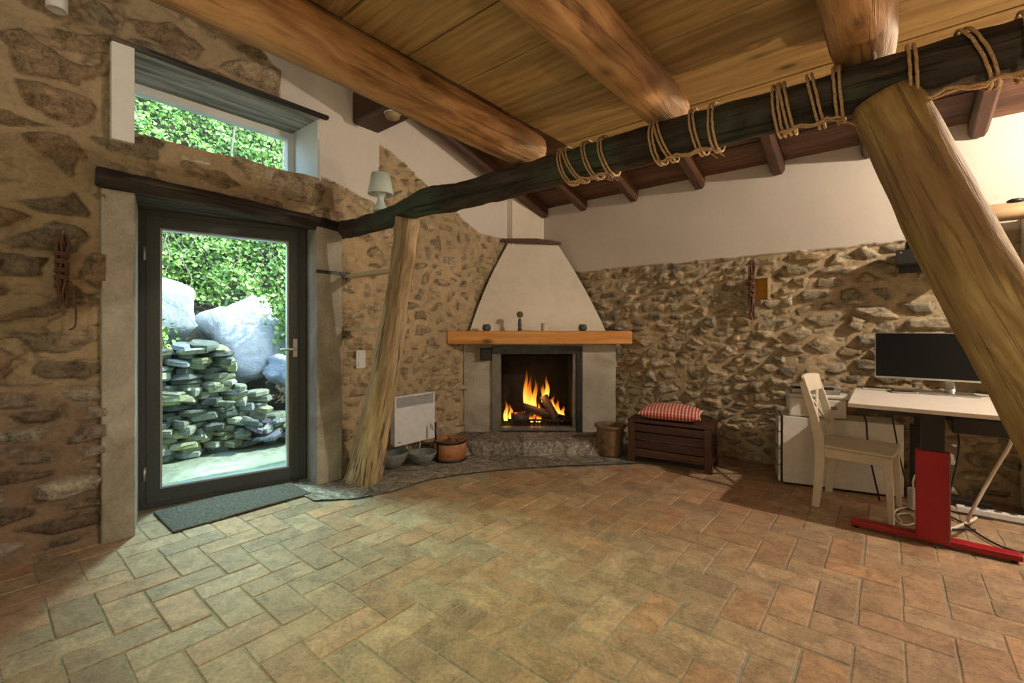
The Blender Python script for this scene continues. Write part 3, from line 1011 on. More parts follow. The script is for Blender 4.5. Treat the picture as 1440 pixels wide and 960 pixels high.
b.build('door_handle', 'steel', droot, 0.003)
b = MB()
for z in (0.25, 1.80):
    b.tube([(0.046, -0.05, z - 0.05), (0.046, -0.05, z + 0.05)], 0.010, 10)
b.build('hinge', 'steel', droot)

# ================================================================== TIMBER
def polyline(pts, n):
    P = [Vector(p) for p in pts]
    L = [0]
    for i in range(1, len(P)):
        L.append(L[-1] + (P[i] - P[i - 1]).length)
    out = []
    for k_ in range(n):
        s = L[-1] * k_ / (n - 1)
        i = max(j for j in range(len(L)) if L[j] <= s + 1e-9)
        i = min(i, len(P) - 2)
        t_ = (s - L[i]) / (L[i + 1] - L[i])
        p0 = P[i - 1] if i else P[i] * 2 - P[i + 1]
        p3 = P[i + 2] if i + 2 < len(P) else P[i + 1] * 2 - P[i]
        a_, b_ = P[i], P[i + 1]
        out.append(0.5 * ((2 * a_) + (b_ - p0) * t_ + (2 * p0 - 5 * a_ + 4 * b_ - p3) * t_ ** 2 + (3 * a_ - p0 - 3 * b_ + p3) * t_ ** 3))
    return out


# the long dark tie beam
b = MB()
pts = [(-3.63, 2.07, 2.115), (-3.3, 2.07, 2.10), (-2.95, 2.08, 2.115), (-2.5, 2.07, 2.150), (-2.1, 2.07, 2.135), (-1.2, 2.07, 2.140), (0, 2.07, 2.142), (1.4, 2.08, 2.14), (2.60, 2.07, 2.14)]
n = 150
n = 320
P_ = polyline(pts, n)
rad = []
for i, p in enumerate(P_):
    r_ = 0.083
    if p.x < -2.2:
        r_ = 0.083 - 0.010 * min(1, (-2.2 - p.x) / 0.8) + 0.012 * math.exp(-((p.x + 2.45) / 0.22) ** 2)
    rad.append(r_)
b.tube(P_, rad, 32, wob=0.20, fine=0.13, seed=3)
tb = b.build('tie_beam', 'tiebeam')
tag(tb, 'long dark charred tie beam crossing the room, greenish where it meets the door wall', 'beam')

# three pine logs carrying the loft boards, ends resting on the tie beam
for (x, r_, bot, lab, sd, ye) in ((-1.62, 0.108, 2.215, 'orange pine ceiling log at the open edge of the loft, leftmost of three', 1, 2.17),
                                  (-0.82, 0.100, 2.215, 'peeled pine ceiling log between two others, its end on the dark beam above the chest', 5, 2.19),
                                  (-0.07, 0.100, 2.215, 'short looking pine ceiling log above the leaning strut, rightmost of three', 9, 2.20)):
    b = MB()
    n = 70
    path, rad = [], []
    for i in range(n):
        t_ = i / (n - 1)
        y = -2.38 + (ye + 2.38) * t_
        path.append((x + 0.012 * math.sin(y * 1.7 + sd), y, bot + r_))
        rad.append(r_ * (1.0 - (0.10 * max(0, (i - (n - 4)) / 3.0) ** 2)))
    b.tube(path, rad, 28, wob=0.07, fine=0.015, seed=sd)
    tag(b.build('ceiling_log', 'log', bevel=0.0), lab, 'log beam', 'pine logs under the loft boards')

# rafters under the roof boards, running down into the back wall
raft = [on_back(px, 250)[0] for px in (768, 822, 893, 985, 1095, 1222, 1376)] + [1.17, 1.82, 2.45]
words_ = ['first', 'second', 'third', 'fourth', 'fifth', 'sixth', 'seventh', 'eighth', 'ninth', 'tenth']
rf0 = None
rl = math.hypot(YB + 0.1 + 2.3, 0.285 * (YB + 0.1 + 2.3))
for i, x in enumerate(raft):
    b = MB()
    random.seed(50 + i)
    n = 24
    rings, gs = [], []
    for k_ in range(n):
        y = YB - 0.03 - (YB + 2.3) * k_ / (n - 1)
        zt = roof_z(y) + 0.01
        w_ = 0.054 * (1 + 0.10 * mnoise.noise(Vector((y * 1.3, i * 3.1, 0))))
        h_ = 0.135 * (1 + 0.10 * mnoise.noise(Vector((y * 1.1, i * 5.1, 4))))
        dx = 0.018 * mnoise.noise(Vector((y * 0.9, i * 7.7, 2)))
        ring, gr_ = [], []
        for (a_, c_) in ((-1, 0), (-1, -0.72), (-0.62, -1), (0.62, -1), (1, -0.72), (1, 0)):
            ring.append((x + dx + a_ * w_, y, zt + c_ * h_))
            gr_.append((y + i * 2.3, a_ * w_ + i, c_ * h_))
        rings.append(ring)
        gs += gr_
    b.loft(rings, True, gs, False)
    o = b.build('rafter', 'rafter', bevel=0.006)
    if i == 0:
        lab = 'dark brown rafter nearest the fireplace corner, first from the chimney flue'
    else:
        lab = 'dark brown rafter ending over the white plaster, %s from the chimney flue' % words_[i]
    tag(o, lab, 'rafter', 'rafters running down to the back wall')

# dark purlin whose squared end goes into the door wall above the small lamp
b = MB()
b.box((-0.9, 2.30, 3.19), (5.6, 0.27, 0.28), rot=(0, 0, 0), grain=0)
tag(b.build('purlin', 'rafter', bevel=0.02), 'thick dark squared purlin entering the white plaster above the small lamp', 'beam')
t = thing('junction_box', 'small beige rounded box fixed under the dark purlin', 'electrical box', (-3.16, 2.27, 3.05))
b = MB()
b.lathe([(0.001, 0), (0.055, 0), (0.062, -0.012), (0.060, -0.032), (0.050, -0.045), (0.001, -0.047)], seg=24)
b.build('lid', M['boxwood'], t)
b = MB()
b.lathe([(0.064, 0.0), (0.070, -0.004), (0.064, -0.010)], seg=24)
b.build('rim', 'white', t)

# leaning post at the left
b = MB()
P_ = polyline([(-3.34, 2.12, 0.0), (-3.235, 2.115, 0.36), (-3.10, 2.11, 0.74), (-2.91, 2.10, 1.33), (-2.79, 2.09, 1.72), (-2.70, 2.08, 2.075)], 70)
rad = [0.136 - 0.034 * min(1, i / 22) - 0.014 * (i / 69) for i in range(70)]
b.tube(P_, rad, 36, wob=0.32, fine=0.14, seed=21)
tag(b.build('leaning_post', 'post'), 'crooked weathered trunk post leaning beside the glass door under the dark beam', 'post')

# leaning strut at the right
b = MB()
P_ = polyline([(0.755, 2.07, 0.0), (0.58, 2.07, 0.48), (0.40, 2.07, 0.96), (0.19, 2.07, 1.50), (-0.01, 2.07, 2.08)], 70)
rad = [0.112 - 0.012 * (i / 69) for i in range(70)]
b.tube(P_, rad, 30, wob=0.12, fine=0.03, seed=33)
tag(b.build('leaning_strut', 'strut'), 'thick barkless log strut leaning against the dark beam in front of the desk', 'post')

# lintel over the door and plank over the window
b = MB()
P_ = polyline([(-3.575, 0.50, 2.165), (-3.57, 0.95, 2.155), (-3.575, 1.45, 2.135), (-3.59, 2.06, 2.115)], 40)
b.tube(P_, [0.055] * 40, 16, wob=0.18, fine=0.10, seed=44, flat=1.05)
b.box((-3.84, 1.28, 2.15), (0.50, 1.5, 0.085), grain=1)
tag(b.build('door_lintel', 'lintel', bevel=0.006), 'blackened rough timber lintel over the glass door', 'lintel')
b = MB()
b.box((-3.83, (W_Y0 + W_Y1) / 2, 3.005), (0.50, W_Y1 - W_Y0 + 0.02, 0.05), grain=1)
lt = b.build('window_lintel', 'soffit')
tag(lt, 'grey weathered plank lintel over the narrow high window, dark front edge', 'lintel')
b = MB()
b.box((-3.555, 1.24, 2.995), (0.05, 1.36, 0.028), grain=1, rot=(0.004, 0, 0))
o = b.build('front_edge', 'lintel', lt, 0.006)
o['label'] = 'thin blackened front edge'

# shelves between wall and leaning post
for z, xe, lab, w_ in ((1.715, -2.83, 'pale wooden plank shelf between wall and leaning post, the upper one', 0.10), (1.262, -2.98, 'pale wooden plank shelf between wall and leaning post, the lower one', 0.10)):
    t = thing('corner_shelf', lab, 'shelf', (-3.59, 2.06, z))
    t['group'] = 'plank shelves beside the leaning post'
    L_s = xe + 3.565
    box1('board', (L_s / 2, 0.06, 0), (L_s, 0.10, 0.026), 'shelfwood', t, 0.003)
    b = MB()
    b.box((0.012, 0.06, -0.03), (0.012, 0.03, 0.034))
    b.tube([(0.02, 0.03, -0.018), (0.05, 0.02, -0.045), (0.02, 0.02, -0.065)], 0.005, 8)
    b.build('bracket', 'greysteel', t)
b = MB()
b.box((0, 0, 0), (0.012, 0.30, 0.028))
for k_ in range(5):
    b.box((0.009, -0.12 + 0.06 * k_, 0), (0.006, 0.016, 0.016))
o = b.build('perforated_strip', 'darksteel', None, 0.002)
o.location = (-3.535, 1.96, 1.73)
tag(o, 'dark perforated metal strip fixed to the grey door jamb below the beam', 'bracket')

# ropes lashed round the tie beam
def beam_x(px):
    rx, ry = ray(px)
    return 1.985 / ry * rx


def lashing(strands, label, seed, tail=None):
    rr = random.Random(seed)
    b = MB()
    for px_top, px_bot, dbl in strands:
        xa, xb = beam_x(px_top), beam_x(px_bot)
        for q in range(2 if dbl else 1):
            off = q * 0.017
            path = []
            for i in range(41):
                a = PI * 0.5 + 2 * PI * i / 40
                # top of the beam at a = 90 deg, camera side is -y
                s = (1 - math.sin(a)) / 2
                R = 0.099 + 0.0015 * rr.random()
                path.append((xa + off + (xb - xa) * s + 0.001 * rr.uniform(-1, 1), 2.072 + R * math.cos(a), 2.138 + R * math.sin(a)))
            b.tube(path, 0.0052, 6, cap=True, fine=0.15, seed=rr.random() * 9)
    xs = [beam_x(s[1]) for s in strands]
    if len(xs) > 1:                                   # the strands that run along underneath
        for dy in (-0.030, -0.012):
            path = [(min(xs) + (max(xs) - min(xs)) * i / 14 + 0.01, 2.05 + dy + 0.006 * rr.uniform(-1, 1), 2.040 - 0.006 * math.sin(i) + 0.004 * rr.uniform(-1, 1)) for i in range(15)]
            b.tube(path, 0.0052, 6, fine=0.4, seed=rr.random() * 9)
    x = max(xs)
    for _ in range(5):
        p = Vector((x + rr.uniform(-0.01, 0.02), 2.02, 2.035))
        b.tube([p, p + Vector((rr.uniform(-0.02, 0.04), rr.uniform(-0.01, 0.01), -0.015)), p + Vector((rr.uniform(-0.01, 0.05), 0, rr.uniform(-0.05, -0.02)))], 0.0016, 4)
    tag(b.build('rope_lashing', 'rope'), label, 'rope', 'jute ropes lashed round the tie beam')


lashing([(782, 790, 1), (786, 806, 1), (815, 826, 1), (838, 848, 1)], 'jute rope wound round the dark beam just right of the leftmost log end', 1)
lashing([(912, 916, 1), (914, 934, 1), (966, 976, 1), (996, 997, 1)], 'jute rope wound round the dark beam under the middle log end', 2)
lashing([(1084, 1090, 1), (1092, 1106, 1), (1131, 1148, 1), (1170, 1176, 1)], 'jute rope wound round the dark beam left of the strut top', 3)
lashing([(1276, 1282, 1), (1348, 1400, 1), (1440, 1446, 0)], 'jute rope wound round the dark beam right of the strut top', 4)

# ================================================================== FIREPLACE (stands across the corner)
FRZ = math.asin(0.6374)
FP = (5.0 * FWD[0], 5.0 * FWD[1], 0)
fire = thing('fireplace', 'corner fireplace with tapering white plaster hood and burning fire', 'fireplace', FP, FRZ)


def floc(x, y):                                     # fireplace frame -> room
    return FP[0] + RGT[0] * x + FWD[0] * y, FP[1] + RGT[1] * x + FWD[1] * y


def ftoloc(X, Y):
    dx, dy = X - FP[0], Y - FP[1]
    return dx * RGT[0] + dy * RGT[1], dx * FWD[0] + dy * FWD[1]


cl = ftoloc(XL - 0.02, YB + 0.02)                    # the corner in the fireplace's frame
b = MB()
b.prism([(-0.535, 0.0), (-0.215, 0.0), (-0.215, 0.60), (-0.40, 0.60)], 0.0, 1.10)
b.prism([(0.77, 0.0), (1.14, 0.0), (1.15, 0.62), (0.77, 0.60)], 0.0, 1.10)
b.box((0.275, 0.30, 1.085), (0.99, 0.58, 0.05))
b.build('surround', 'concrete', fire, 0.012)
# steel frame round the opening
b = MB()
b.box((0.275, -0.005, 1.03), (0.985, 0.05, 0.085))
b.box((0.735, -0.005, 0.56), (0.065, 0.05, 0.87))
b.build('steel_frame', 'darksteel', fire, 0.003)
for c_, s_ in (((-0.170, -0.004, 0.555), (0.095, 0.045, 0.865)), ((0.685, 0.012, 0.555), (0.035, 0.045, 0.865))):
    o = box1('side_strip', c_, s_, 'greysteel', fire, 0.003)
    o['label'] = 'lighter grey steel side strip of the frame'
# firebox
b = MB()
b.box((0.275, 0.52, 0.60), (0.80, 0.03, 0.86))
b.box((-0.128, 0.28, 0.60), (0.02, 0.50, 0.86))
b.box((0.680, 0.28, 0.60), (0.02, 0.50, 0.86))
b.box((0.275, 0.28, 0.985), (0.80, 0.50, 0.02))
b.box((0.275, 0.27, 0.165), (0.84, 0.54, 0.03))
b.box((0.09, 0.495, 0.66), (0.40, 0.02, 0.56))
b.build('firebox', 'soot', fire)
b = MB()
b.box((0.275, 0.02, 0.165), (0.84, 0.10, 0.035))
b.build('threshold', 'greysteel', fire, 0.004)
# andiron grate in front of the logs
b = MB()
for k_ in range(12):
    b.tube([(0.02 + 0.045 * k_, 0.10, 0.18), (0.02 + 0.045 * k_, 0.10, 0.235)], 0.007, 6)
b.box((0.265, 0.10, 0.240), (0.56, 0.02, 0.02))
b.build('grate', 'black', fire)


# hood
def hood_pt(px, z):                                 # where a column of the hood meets a wall
    rx, ry = ray(px)
    dl = (XL + 0.050) / rx if rx < 0 else 1e9
    db = (YB - 0.066) / ry
    d = min(dl, db)
    return ftoloc(d * rx, d * ry)


rings = []
n = 14
for i in range(n):
    t_ = i / (n - 1)
    z = 1.20 + (2.30 - 1.20) * t_
    pxl = 659 + (715 - 659) * t_ - 3.0 * math.sin(PI * t_)
    pxr = 854 + (785 - 854) * t_ + 2.0 * math.sin(PI * t_)
    a = Vector(hood_pt(pxl, z))
    c = Vector(hood_pt(pxr, z))
    ring = []
    for k_ in range(9):
        s = k_ / 8
        p = a.lerp(c, s)
        bow = -0.018 * math.sin(PI * s)
        ring.append((p.x, p.y + bow, z))
    ring.append((cl[0] + 0.0, cl[1] - 0.03, z))
    rings.append(ring)
b = MB()
b.loft(rings, True, None, True)
hd = b.build('hood', 'plaster', fire)
m_ = hd.modifiers.new('es', 'EDGE_SPLIT')
m_.split_angle = math.radians(35)
# flue above the hood
b = MB()
pp = [ftoloc(XL + 0.002, 4.24), ftoloc(XL + 0.10, 4.24), ftoloc(-3.43, YB - 0.002), ftoloc(XL + 0.002, YB - 0.002)]
b.prism(pp, 2.28, 3.05)
b.build('flue', 'plaster', fire, 0.006)
# thin dark board between hood and flue
b = MB()
pa, pb = hood_pt(706, 2.3), hood_pt(789, 2.3)
b.prism([(pa[0], pa[1] - 0.02), (0.30, -0.02 + min(pa[1], pb[1])), (pb[0], pb[1] - 0.01), (cl[0], cl[1] - 0.05)], 2.300, 2.335)
b.build('corner_board', 'rafter', fire, 0.004)

mt = box1('mantel_beam', (0, 0, 0), (1.96, 0.27, 0.140), 'mantel', None, 0.012)
mt.location = floc(0.292, -0.06) + (1.1705,)
mt.rotation_euler = (0, 0, FRZ)
tag(mt, 'thick honey coloured pine mantel shelf over the fireplace', 'mantel shelf')

# fire: logs and flames
rf = random.Random(12)


def flog(p0, p1, r_, mat, label, sd):
    b = MB()
    n = 12
    P = [Vector(p0).lerp(Vector(p1), i / (n - 1)) for i in range(n)]
    P = [Vector(floc(p.x, p.y) + (p.z,)) for p in P]
    b.tube(P, [r_] * n, 14, wob=0.25, fine=0.12, seed=sd)
    tag(b.build('firewood_log', mat), label, 'log', 'logs burning in the fireplace')


flog((0.00, 0.20, 0.26), (0.26, 0.27, 0.27), 0.052, 'ember', 'short charred log with glowing underside at the left of the fire', 2)
flog((0.12, 0.24, 0.37), (0.56, 0.26, 0.24), 0.043, 'firewood', 'grey bark log lying slantwise across the fire', 3)
flog((0.37, 0.30, 0.48), (0.52, 0.20, 0.20), 0.050, 'firewood', 'dark log standing steeply in the middle of the fire', 4)
flog((0.10, 0.34, 0.225), (0.62, 0.33, 0.225), 0.045, 'ember', 'charred log at the back on the floor of the fire', 5)
flog((0.50, 0.18, 0.26), (0.645, 0.24, 0.22), 0.036, 'ember', 'small charred log at the right edge of the fire', 6)

fl_root = thing('fire', 'bright orange flames rising from the logs in the fireplace', 'fire', FP, FRZ)


def flame(x, y, z, h, w, lean, sd):
    b = MB()
    n = 16
    rings, gs = [], []
    for i in range(n):
        t_ = i / (n - 1)
        env = (math.sin(PI * min(1, t_ * 0.9 + 0.18)) ** 0.7) * (1 - t_) ** 0.55
        if i == n - 1:
            env = 0.01
        cx_ = x + lean * t_ * t_ + 0.018 * math.sin(t_ * 8 + sd) * t_
        cy_ = y + 0.01 * math.sin(t_ * 6 + sd * 2) * t_
        ring = []
        for k_ in range(14):
            a = 2 * PI * k_ / 14
            rr_ = w * env * (1 + 0.2 * math.sin(3 * a + sd + t_ * 5))
            ring.append((cx_ + rr_ * math.cos(a), cy_ + 0.6 * rr_ * math.sin(a), z + h * t_))
            gs.append((t_, 0.08 * math.cos(a) + sd, 0.08 * math.sin(a)))
        rings.append(ring)
    b.loft(rings, True, gs, True)
    b.build('flame', 'flame', fl_root)


for args in ((0.205, 0.28, 0.28, 0.50, 0.050, 0.00, 1), (0.165, 0.30, 0.30, 0.56, 0.034, -0.01, 2), (0.26, 0.30, 0.30, 0.44, 0.036, 0.02, 3),
             (0.30, 0.24, 0.28, 0.17, 0.020, 0.01, 4), (0.405, 0.34, 0.42, 0.34, 0.032, 0.015, 5), (0.38, 0.36, 0.40, 0.25, 0.045, -0.02, 6),
             (0.46, 0.27, 0.32, 0.20, 0.035, 0.03, 7), (0.53, 0.25, 0.26, 0.22, 0.038, -0.02, 8), (0.58, 0.24, 0.25, 0.15, 0.030, 0.01, 9),
             (-0.07, 0.26, 0.20, 0.28, 0.030, 0.01, 10), (-0.02, 0.28, 0.22, 0.20, 0.026, 0.01, 11), (0.30, 0.19, 0.20, 0.10, 0.036, 0.0, 12), (0.22, 0.19, 0.20, 0.09, 0.030, 0.0, 13)):
    flame(*args)
add_light('fire_glow', 'POINT', floc(0.30, 0.22) + (0.50,), 2, (1.0, 0.42, 0.12), radius=0.08)

# small black thermostat box on the left of the surround
t = thing('control_box', 'small black control box on the grey render beside the fireplace frame', 'control box', floc(-0.285, -0.03) + (0.985,), FRZ)
box1('housing', (0, 0, 0), (0.115, 0.07, 0.125), 'black', t, 0.006)
box1('mounting_plate', (0.0, 0.029, 0), (0.13, 0.012, 0.14), 'darksteel', t, 0.002)


# objects on the mantel
def on_mantel(px):
    return floc((px - CX) / F_PX * 4.86, -0.11) + (1.241,)


def pot_cup(px, label):
    t = thing('tealight_cup', label, 'cup', on_mantel(px))
    b = MB()
    b.lathe([(0.001, 0.0), (0.032, 0.0), (0.045, 0.018), (0.046, 0.040), (0.036, 0.068), (0.031, 0.070), (0.038, 0.045), (0.036, 0.015), (0.001, 0.012)], seg=28)
    b.build('body', 'tealcup', t)
    b = MB()
    b.lathe([(0.001, 0.02), (0.030, 0.02), (0.030, 0.045), (0.001, 0.045)], seg=20)
    b.build('wax', 'candle', t)


pot_cup(684, 'small round dark ceramic cup at the left end of the mantel')
pot_cup(820, 'small round dark ceramic cup towards the right end of the mantel')
t = thing('bud_vase', 'slim dark vase holding one dried seed head on the mantel', 'vase', on_mantel(731))
b = MB()
b.lathe([(0.001, 0), (0.020, 0), (0.024, 0.02), (0.016, 0.04), (0.022, 0.055), (0.018, 0.10), (0.016, 0.13), (0.012, 0.13), (0.012, 0.04), (0.001, 0.03)], seg=20)
b.build('body', 'tealcup', t)
b = MB()
b.tube([(0, 0, 0.03), (0.002, 0, 0.15)], 0.004, 6)
b.build('stalk', 'twig', t)
b = MB()
for i in range(70):
    z_ = 1 - 2 * (i + 0.5) / 70
    a = i * 2.39996
    q = math.sqrt(1 - z_ * z_)
    d = Vector((q * math.cos(a), q * math.sin(a), z_))
    p = Vector((0.002, 0, 0.175)) + d * 0.026
    b.box(tuple(p), (0.012, 0.012, 0.018), rot=d.to_track_quat('Z', 'Y').to_matrix())
b.build('seed_head', 'dried', t)
t = thing('candle_holder', 'white straight sided candle glass in the middle of the mantel', 'candle', on_mantel(766))
b = MB()
b.lathe([(0.001, 0), (0.034, 0), (0.036, 0.004), (0.036, 0.082), (0.032, 0.082), (0.032, 0.060), (0.001, 0.058)], seg=28)
b.build('body', 'candle', t)
b = MB()
b.tube([(0, 0, 0.058), (0.001, 0.001, 0.072)], 0.0015, 6)
b.build('wick', 'black', t)

# ================================================================== BESIDE THE DOOR
t = thing('doormat', None, None)
COL.objects.unlink(t)
bpy.data.objects.remove(t)
b = MB()
nx_, ny_ = 60, 110
mx0, mx1, my0, my1 = -3.87, -3.41, 0.835, 1.70
vs_, fs_ = [], []
for i in range(nx_ + 1):
    for k_ in range(ny_ + 1):
        x, y = mx0 + (mx1 - mx0) * i / nx_, my0 + (my1 - my0) * k_ / ny_
        vs_.append((x + 0.02 * (y - 1.2), y, 0.016 + 0.003 * mnoise.noise(Vector((x * 60, y * 60, 0))) + 0.004 * mnoise.noise(Vector((x * 4, y * 4, 3)))))
for i in range(nx_):
    for k_ in range(ny_):
        a = i * (ny_ + 1) + k_
        fs_.append((a, a + ny_ + 1, a + ny_ + 2, a + 1))
b.add(vs_, fs_, smooth=True)
mt_ = b.build('doormat', 'mat')
s_ = mt_.modifiers.new('solid', 'SOLIDIFY')
s_.thickness = 0.011
tag(mt_, 'dark speckled rectangular doormat on the floor in front of the glass door', 'doormat')

# wall heater
hy = 2.745
t = thing('panel_heater', 'white electric panel heater with top grille on the stone wall', 'heater', (-3.475, hy, 0.19))
hw, hh = 0.475, 0.455
b = MB()
b.box((-0.03, 0, hh / 2), (0.06, hw - 0.02, hh - 0.02))
b.build('back_case', 'heater', t, 0.004)
b = MB()
b.box((0.008, 0, 0.175), (0.022, hw, 0.35))
b.box((0.008, -hw / 2 + 0.010, 0.40), (0.022, 0.020, 0.11))
b.box((0.008, hw / 2 - 0.010, 0.40), (0.022, 0.020, 0.11))
b.box((0.008, 0, 0.450), (0.022, hw, 0.014))
b.build('front_panel', 'heater', t, 0.003)
b = MB()
for k_ in range(9):
    b.box((0.008, 0, 0.357 + 0.0105 * k_), (0.016, hw - 0.042, 0.0042), rot=(0, 0, 0))
b.box((0.008, 0, 0.40), (0.012, 0.004, 0.09))
b.build('grille', 'heater', t)
box1('grille_shadow_box', (-0.002, 0, 0.40), (0.004, hw - 0.04, 0.09), 'darksteel', t).name = 'grille_shade_panel'  # dark sheet standing in for shade behind the grille slats
b = MB()
b.box((0.0195, -hw / 2 + 0.055, 0.030), (0.002, 0.034, 0.005))
b.box((0.0195, -hw / 2 + 0.045, 0.035), (0.002, 0.010, 0.005))
b.build('badge', 'black', t)
b = MB()
for k_ in range(3):
    b.box((0.0195, hw / 2 - 0.028 - 0.014 * k_, 0.10 + 0.012 * k_), (0.002, 0.006, 0.06), rot=(0.15, 0, 0))
b.build('reflection_bars', M['greysteel'], t)  # thin grey slanted bars standing for reflections on the enamel
for k_, yy in enumerate((-0.08, 0.08)):
    b = MB()
    b.tube(polyline([(-0.035, yy, 0.02), (-0.035, yy + 0.015, -0.05), (-0.03, yy - 0.02, -0.12), (-0.03, yy - 0.05, -0.175)], 14), 0.006, 8)
    b.build('supply_cable', 'whitewire' if k_ == 0 else 'heater', t)

# double wall plate
t = thing('wall_switch', 'white two-gang switch plate on the wall left of the heater', 'switch', (-3.585, 2.235, 1.0))
box1('plate', (0.012, 0, 0), (0.012, 0.090, 0.155), 'plastic_w', t, 0.004)
for dz in (0.035, -0.035):
    box1('rocker', (0.020, 0, dz), (0.008, 0.056, 0.056), 'plastic_w', t, 0.003)

# bowls
def bowl(loc, R, h, label, tilt=None, foot=False):
    t = thing('stone_bowl', label, 'bowl', loc)
    b = MB()
    prof = [(0.001, 0.0), (R * 0.35, 0.0), (R * 0.62, h * 0.16), (R * 0.86, h * 0.50), (R * 0.98, h * 0.86), (R, h), (R * 0.95, h * 1.0), (R * 0.90, h * 0.84), (R * 0.76, h * 0.50), (R * 0.52, h * 0.22), (R * 0.25, h * 0.12), (0.001, h * 0.11)]
    b.lathe(prof, seg=48, tilt=tilt)
    b.build('body', 'bowl', t)
    if foot:
        b = MB()
        b.lathe([(R * 0.25, -0.012), (R * 0.42, -0.012), (R * 0.38, 0.012), (R * 0.25, 0.012)], seg=32, cap=True)
        b.build('foot', 'bowl', t)
    return t


bx, by = ground(549, 659)
bowl((bx, by, 0.008), 0.158, 0.150, 'large grey stoneware bowl on the floor below the heater')
bx, by = ground(594, 654)
bowl((bx, by, 0.022), 0.130, 0.105, 'smaller grey footed bowl between the large bowl and the banded tub', foot=True)

# round banded tub with twigs
bx, by = ground(633, 646)
t = thing('kindling_tub', 'round terracotta coloured tub with dark iron bands holding twigs', 'tub', (bx, by, 0.008), 0.3)
R = 0.152
b = MB()
b.lathe([(0.001, 0.004), (R, 0.004), (R + 0.003, 0.10), (R, 0.195), (R - 0.008, 0.195), (R - 0.008, 0.012), (0.001, 0.012)], seg=56)
b.build('wall', 'copper', t)
for z_ in (0.010, 0.182):
    b = MB()
    b.lathe([(R - 0.002, z_ - 0.012), (R + 0.007, z_ - 0.012), (R + 0.008, z_ + 0.012), (R - 0.002, z_ + 0.012), (R - 0.002, z_ - 0.012)], seg=56)
    b.build('band', 'darksteel', t)
for a in (-1.9, 0.9, 2.6):
    b = MB()
    b.box((math.cos(a) * (R + 0.004), math.sin(a) * (R + 0.004), 0.096), (0.008, 0.022, 0.17), rot=(0, 0, a))
    b.build('strap', 'darksteel', t)
b = MB()
b.tube([(-R * 0.72, -R * 0.55, 0.17), (-R * 0.74, -R * 0.56, 0.36)], 0.009, 8)
b.build('handle_post', 'darksteel', t)
b = MB()
rr = random.Random(8)
for i in range(36):
    a = rr.uniform(0, 2 * PI)
    r_ = rr.uniform(0.0, 0.09)
    p = Vector((r_ * math.cos(a), r_ * math.sin(a), rr.uniform(0.13, 0.19)))
    q = Vector((rr.uniform(-1, 1), rr.uniform(-1, 1), rr.uniform(-0.1, 0.5))).normalized() * rr.uniform(0.03, 0.055)
    b.tube([p - q, p + Vector((rr.uniform(-.01, .01), rr.uniform(-.01, .01), 0.012)), p + q], 0.005, 6)
o = b.build('twigs', 'twig', t)
o['kind'] = 'stuff'
b = MB()
b.lathe([(0.001, 0.0), (R - 0.01, 0.0)], c=(0, 0, 0.13), seg=30)
b.build('filling', 'twig', t)

# clay pot beside the chest
bx, by = ground(858, 640)
t = thing('clay_pot', 'brown clay pot with a flat rim in the shadow between hearth and chest', 'pot', (bx, by, 0.008))
b = MB()
b.lathe([(0.001, 0), (0.105, 0), (0.118, 0.02), (0.135, 0.26), (0.137, 0.285), (0.120, 0.285), (0.105, 0.03), (0.001, 0.02)], seg=40)
b.build('body', 'pot', t)
b = MB()
b.lathe([(0.118, 0.275), (0.155, 0.279), (0.157, 0.300), (0.116, 0.304), (0.114, 0.275)], seg=40)
b.build('rim', 'pot', t)

# ================================================================== CHEST AND CUSHION
cx0, cy0 = -1.905, 4.03
t = thing('wooden_chest', 'dark mahogany stained slatted wooden chest against the stone wall', 'chest', (cx0, cy0, 0.0), math.radians(8))
W_, Dp, Hh = 0.735, 0.36, 0.415
b = MB()
for x in (0.03, W_ - 0.03):
    for y in (0.03, Dp - 0.03):
        leg = MB()
        leg.box((x, y, (Hh - 0.03) / 2 + 0.002), (0.062, 0.055, Hh - 0.03))
        leg.build('leg', 'chest', t, 0.003)
for k_ in range(4):
    o = box1('front_slat', (W_ / 2, 0.020, 0.105 + 0.078 * k_), (W_ - 0.12, 0.022, 0.070), 'chest', t, 0.003)
    if k_ == 0:
        o.data.materials[0] = M['rafter']
        o['label'] = 'redder lowest slat'
for k_ in range(4):
    box1('back_slat', (W_ / 2, Dp - 0.020, 0.105 + 0.078 * k_), (W_ - 0.12, 0.022, 0.070), 'chest', t, 0.003)
for x in (0.018, W_ - 0.018):
    for k_ in range(4):
        box1('side_slat', (x, Dp / 2, 0.105 + 0.078 * k_), (0.020, Dp - 0.10, 0.070), 'chest', t, 0.003)
box1('bottom_panel', (W_ / 2, Dp / 2, 0.085), (W_ - 0.08, Dp - 0.06, 0.012), 'chest', t)
b = MB()
for k_ in range(4):
    b.box((W_ / 2, 0.045 + 0.0905 * k_, Hh - 0.014), (W_ + 0.016, 0.087, 0.026))
b.build('lid', 'chest', t, 0.003)

# cushion
t = None
b = MB()
nu_, nv_ = 44, 30
cw, cd, ch = 0.56, 0.36, 0.155
vs_, gs_, fs_ = [], [], []
for side in (1, -1):
    for i in range(nu_ + 1):
        for k_ in range(nv_ + 1):
            s, r_ = -1 + 2 * i / nu_, -1 + 2 * k_ / nv_
            e = (max(0, 1 - abs(s) ** 2.6) * max(0, 1 - abs(r_) ** 2.6)) ** 0.55
            pinch = 1 - 0.07 * (1 - abs(s) ** 2) * abs(r_) ** 6 - 0.0
            pinch2 = 1 - 0.07 * (1 - abs(r_) ** 2) * abs(s) ** 6
            z = side * e * ch * 0.5 * (1.0 if side > 0 else 0.75) + 0.004 * mnoise.noise(Vector((s * 2, r_ * 2, side)))
            vs_.append((s * cw / 2 * pinch2, r_ * cd / 2 * pinch, z))
            gs_.append((i / nu_, k_ / nv_ * 0.65, 0))
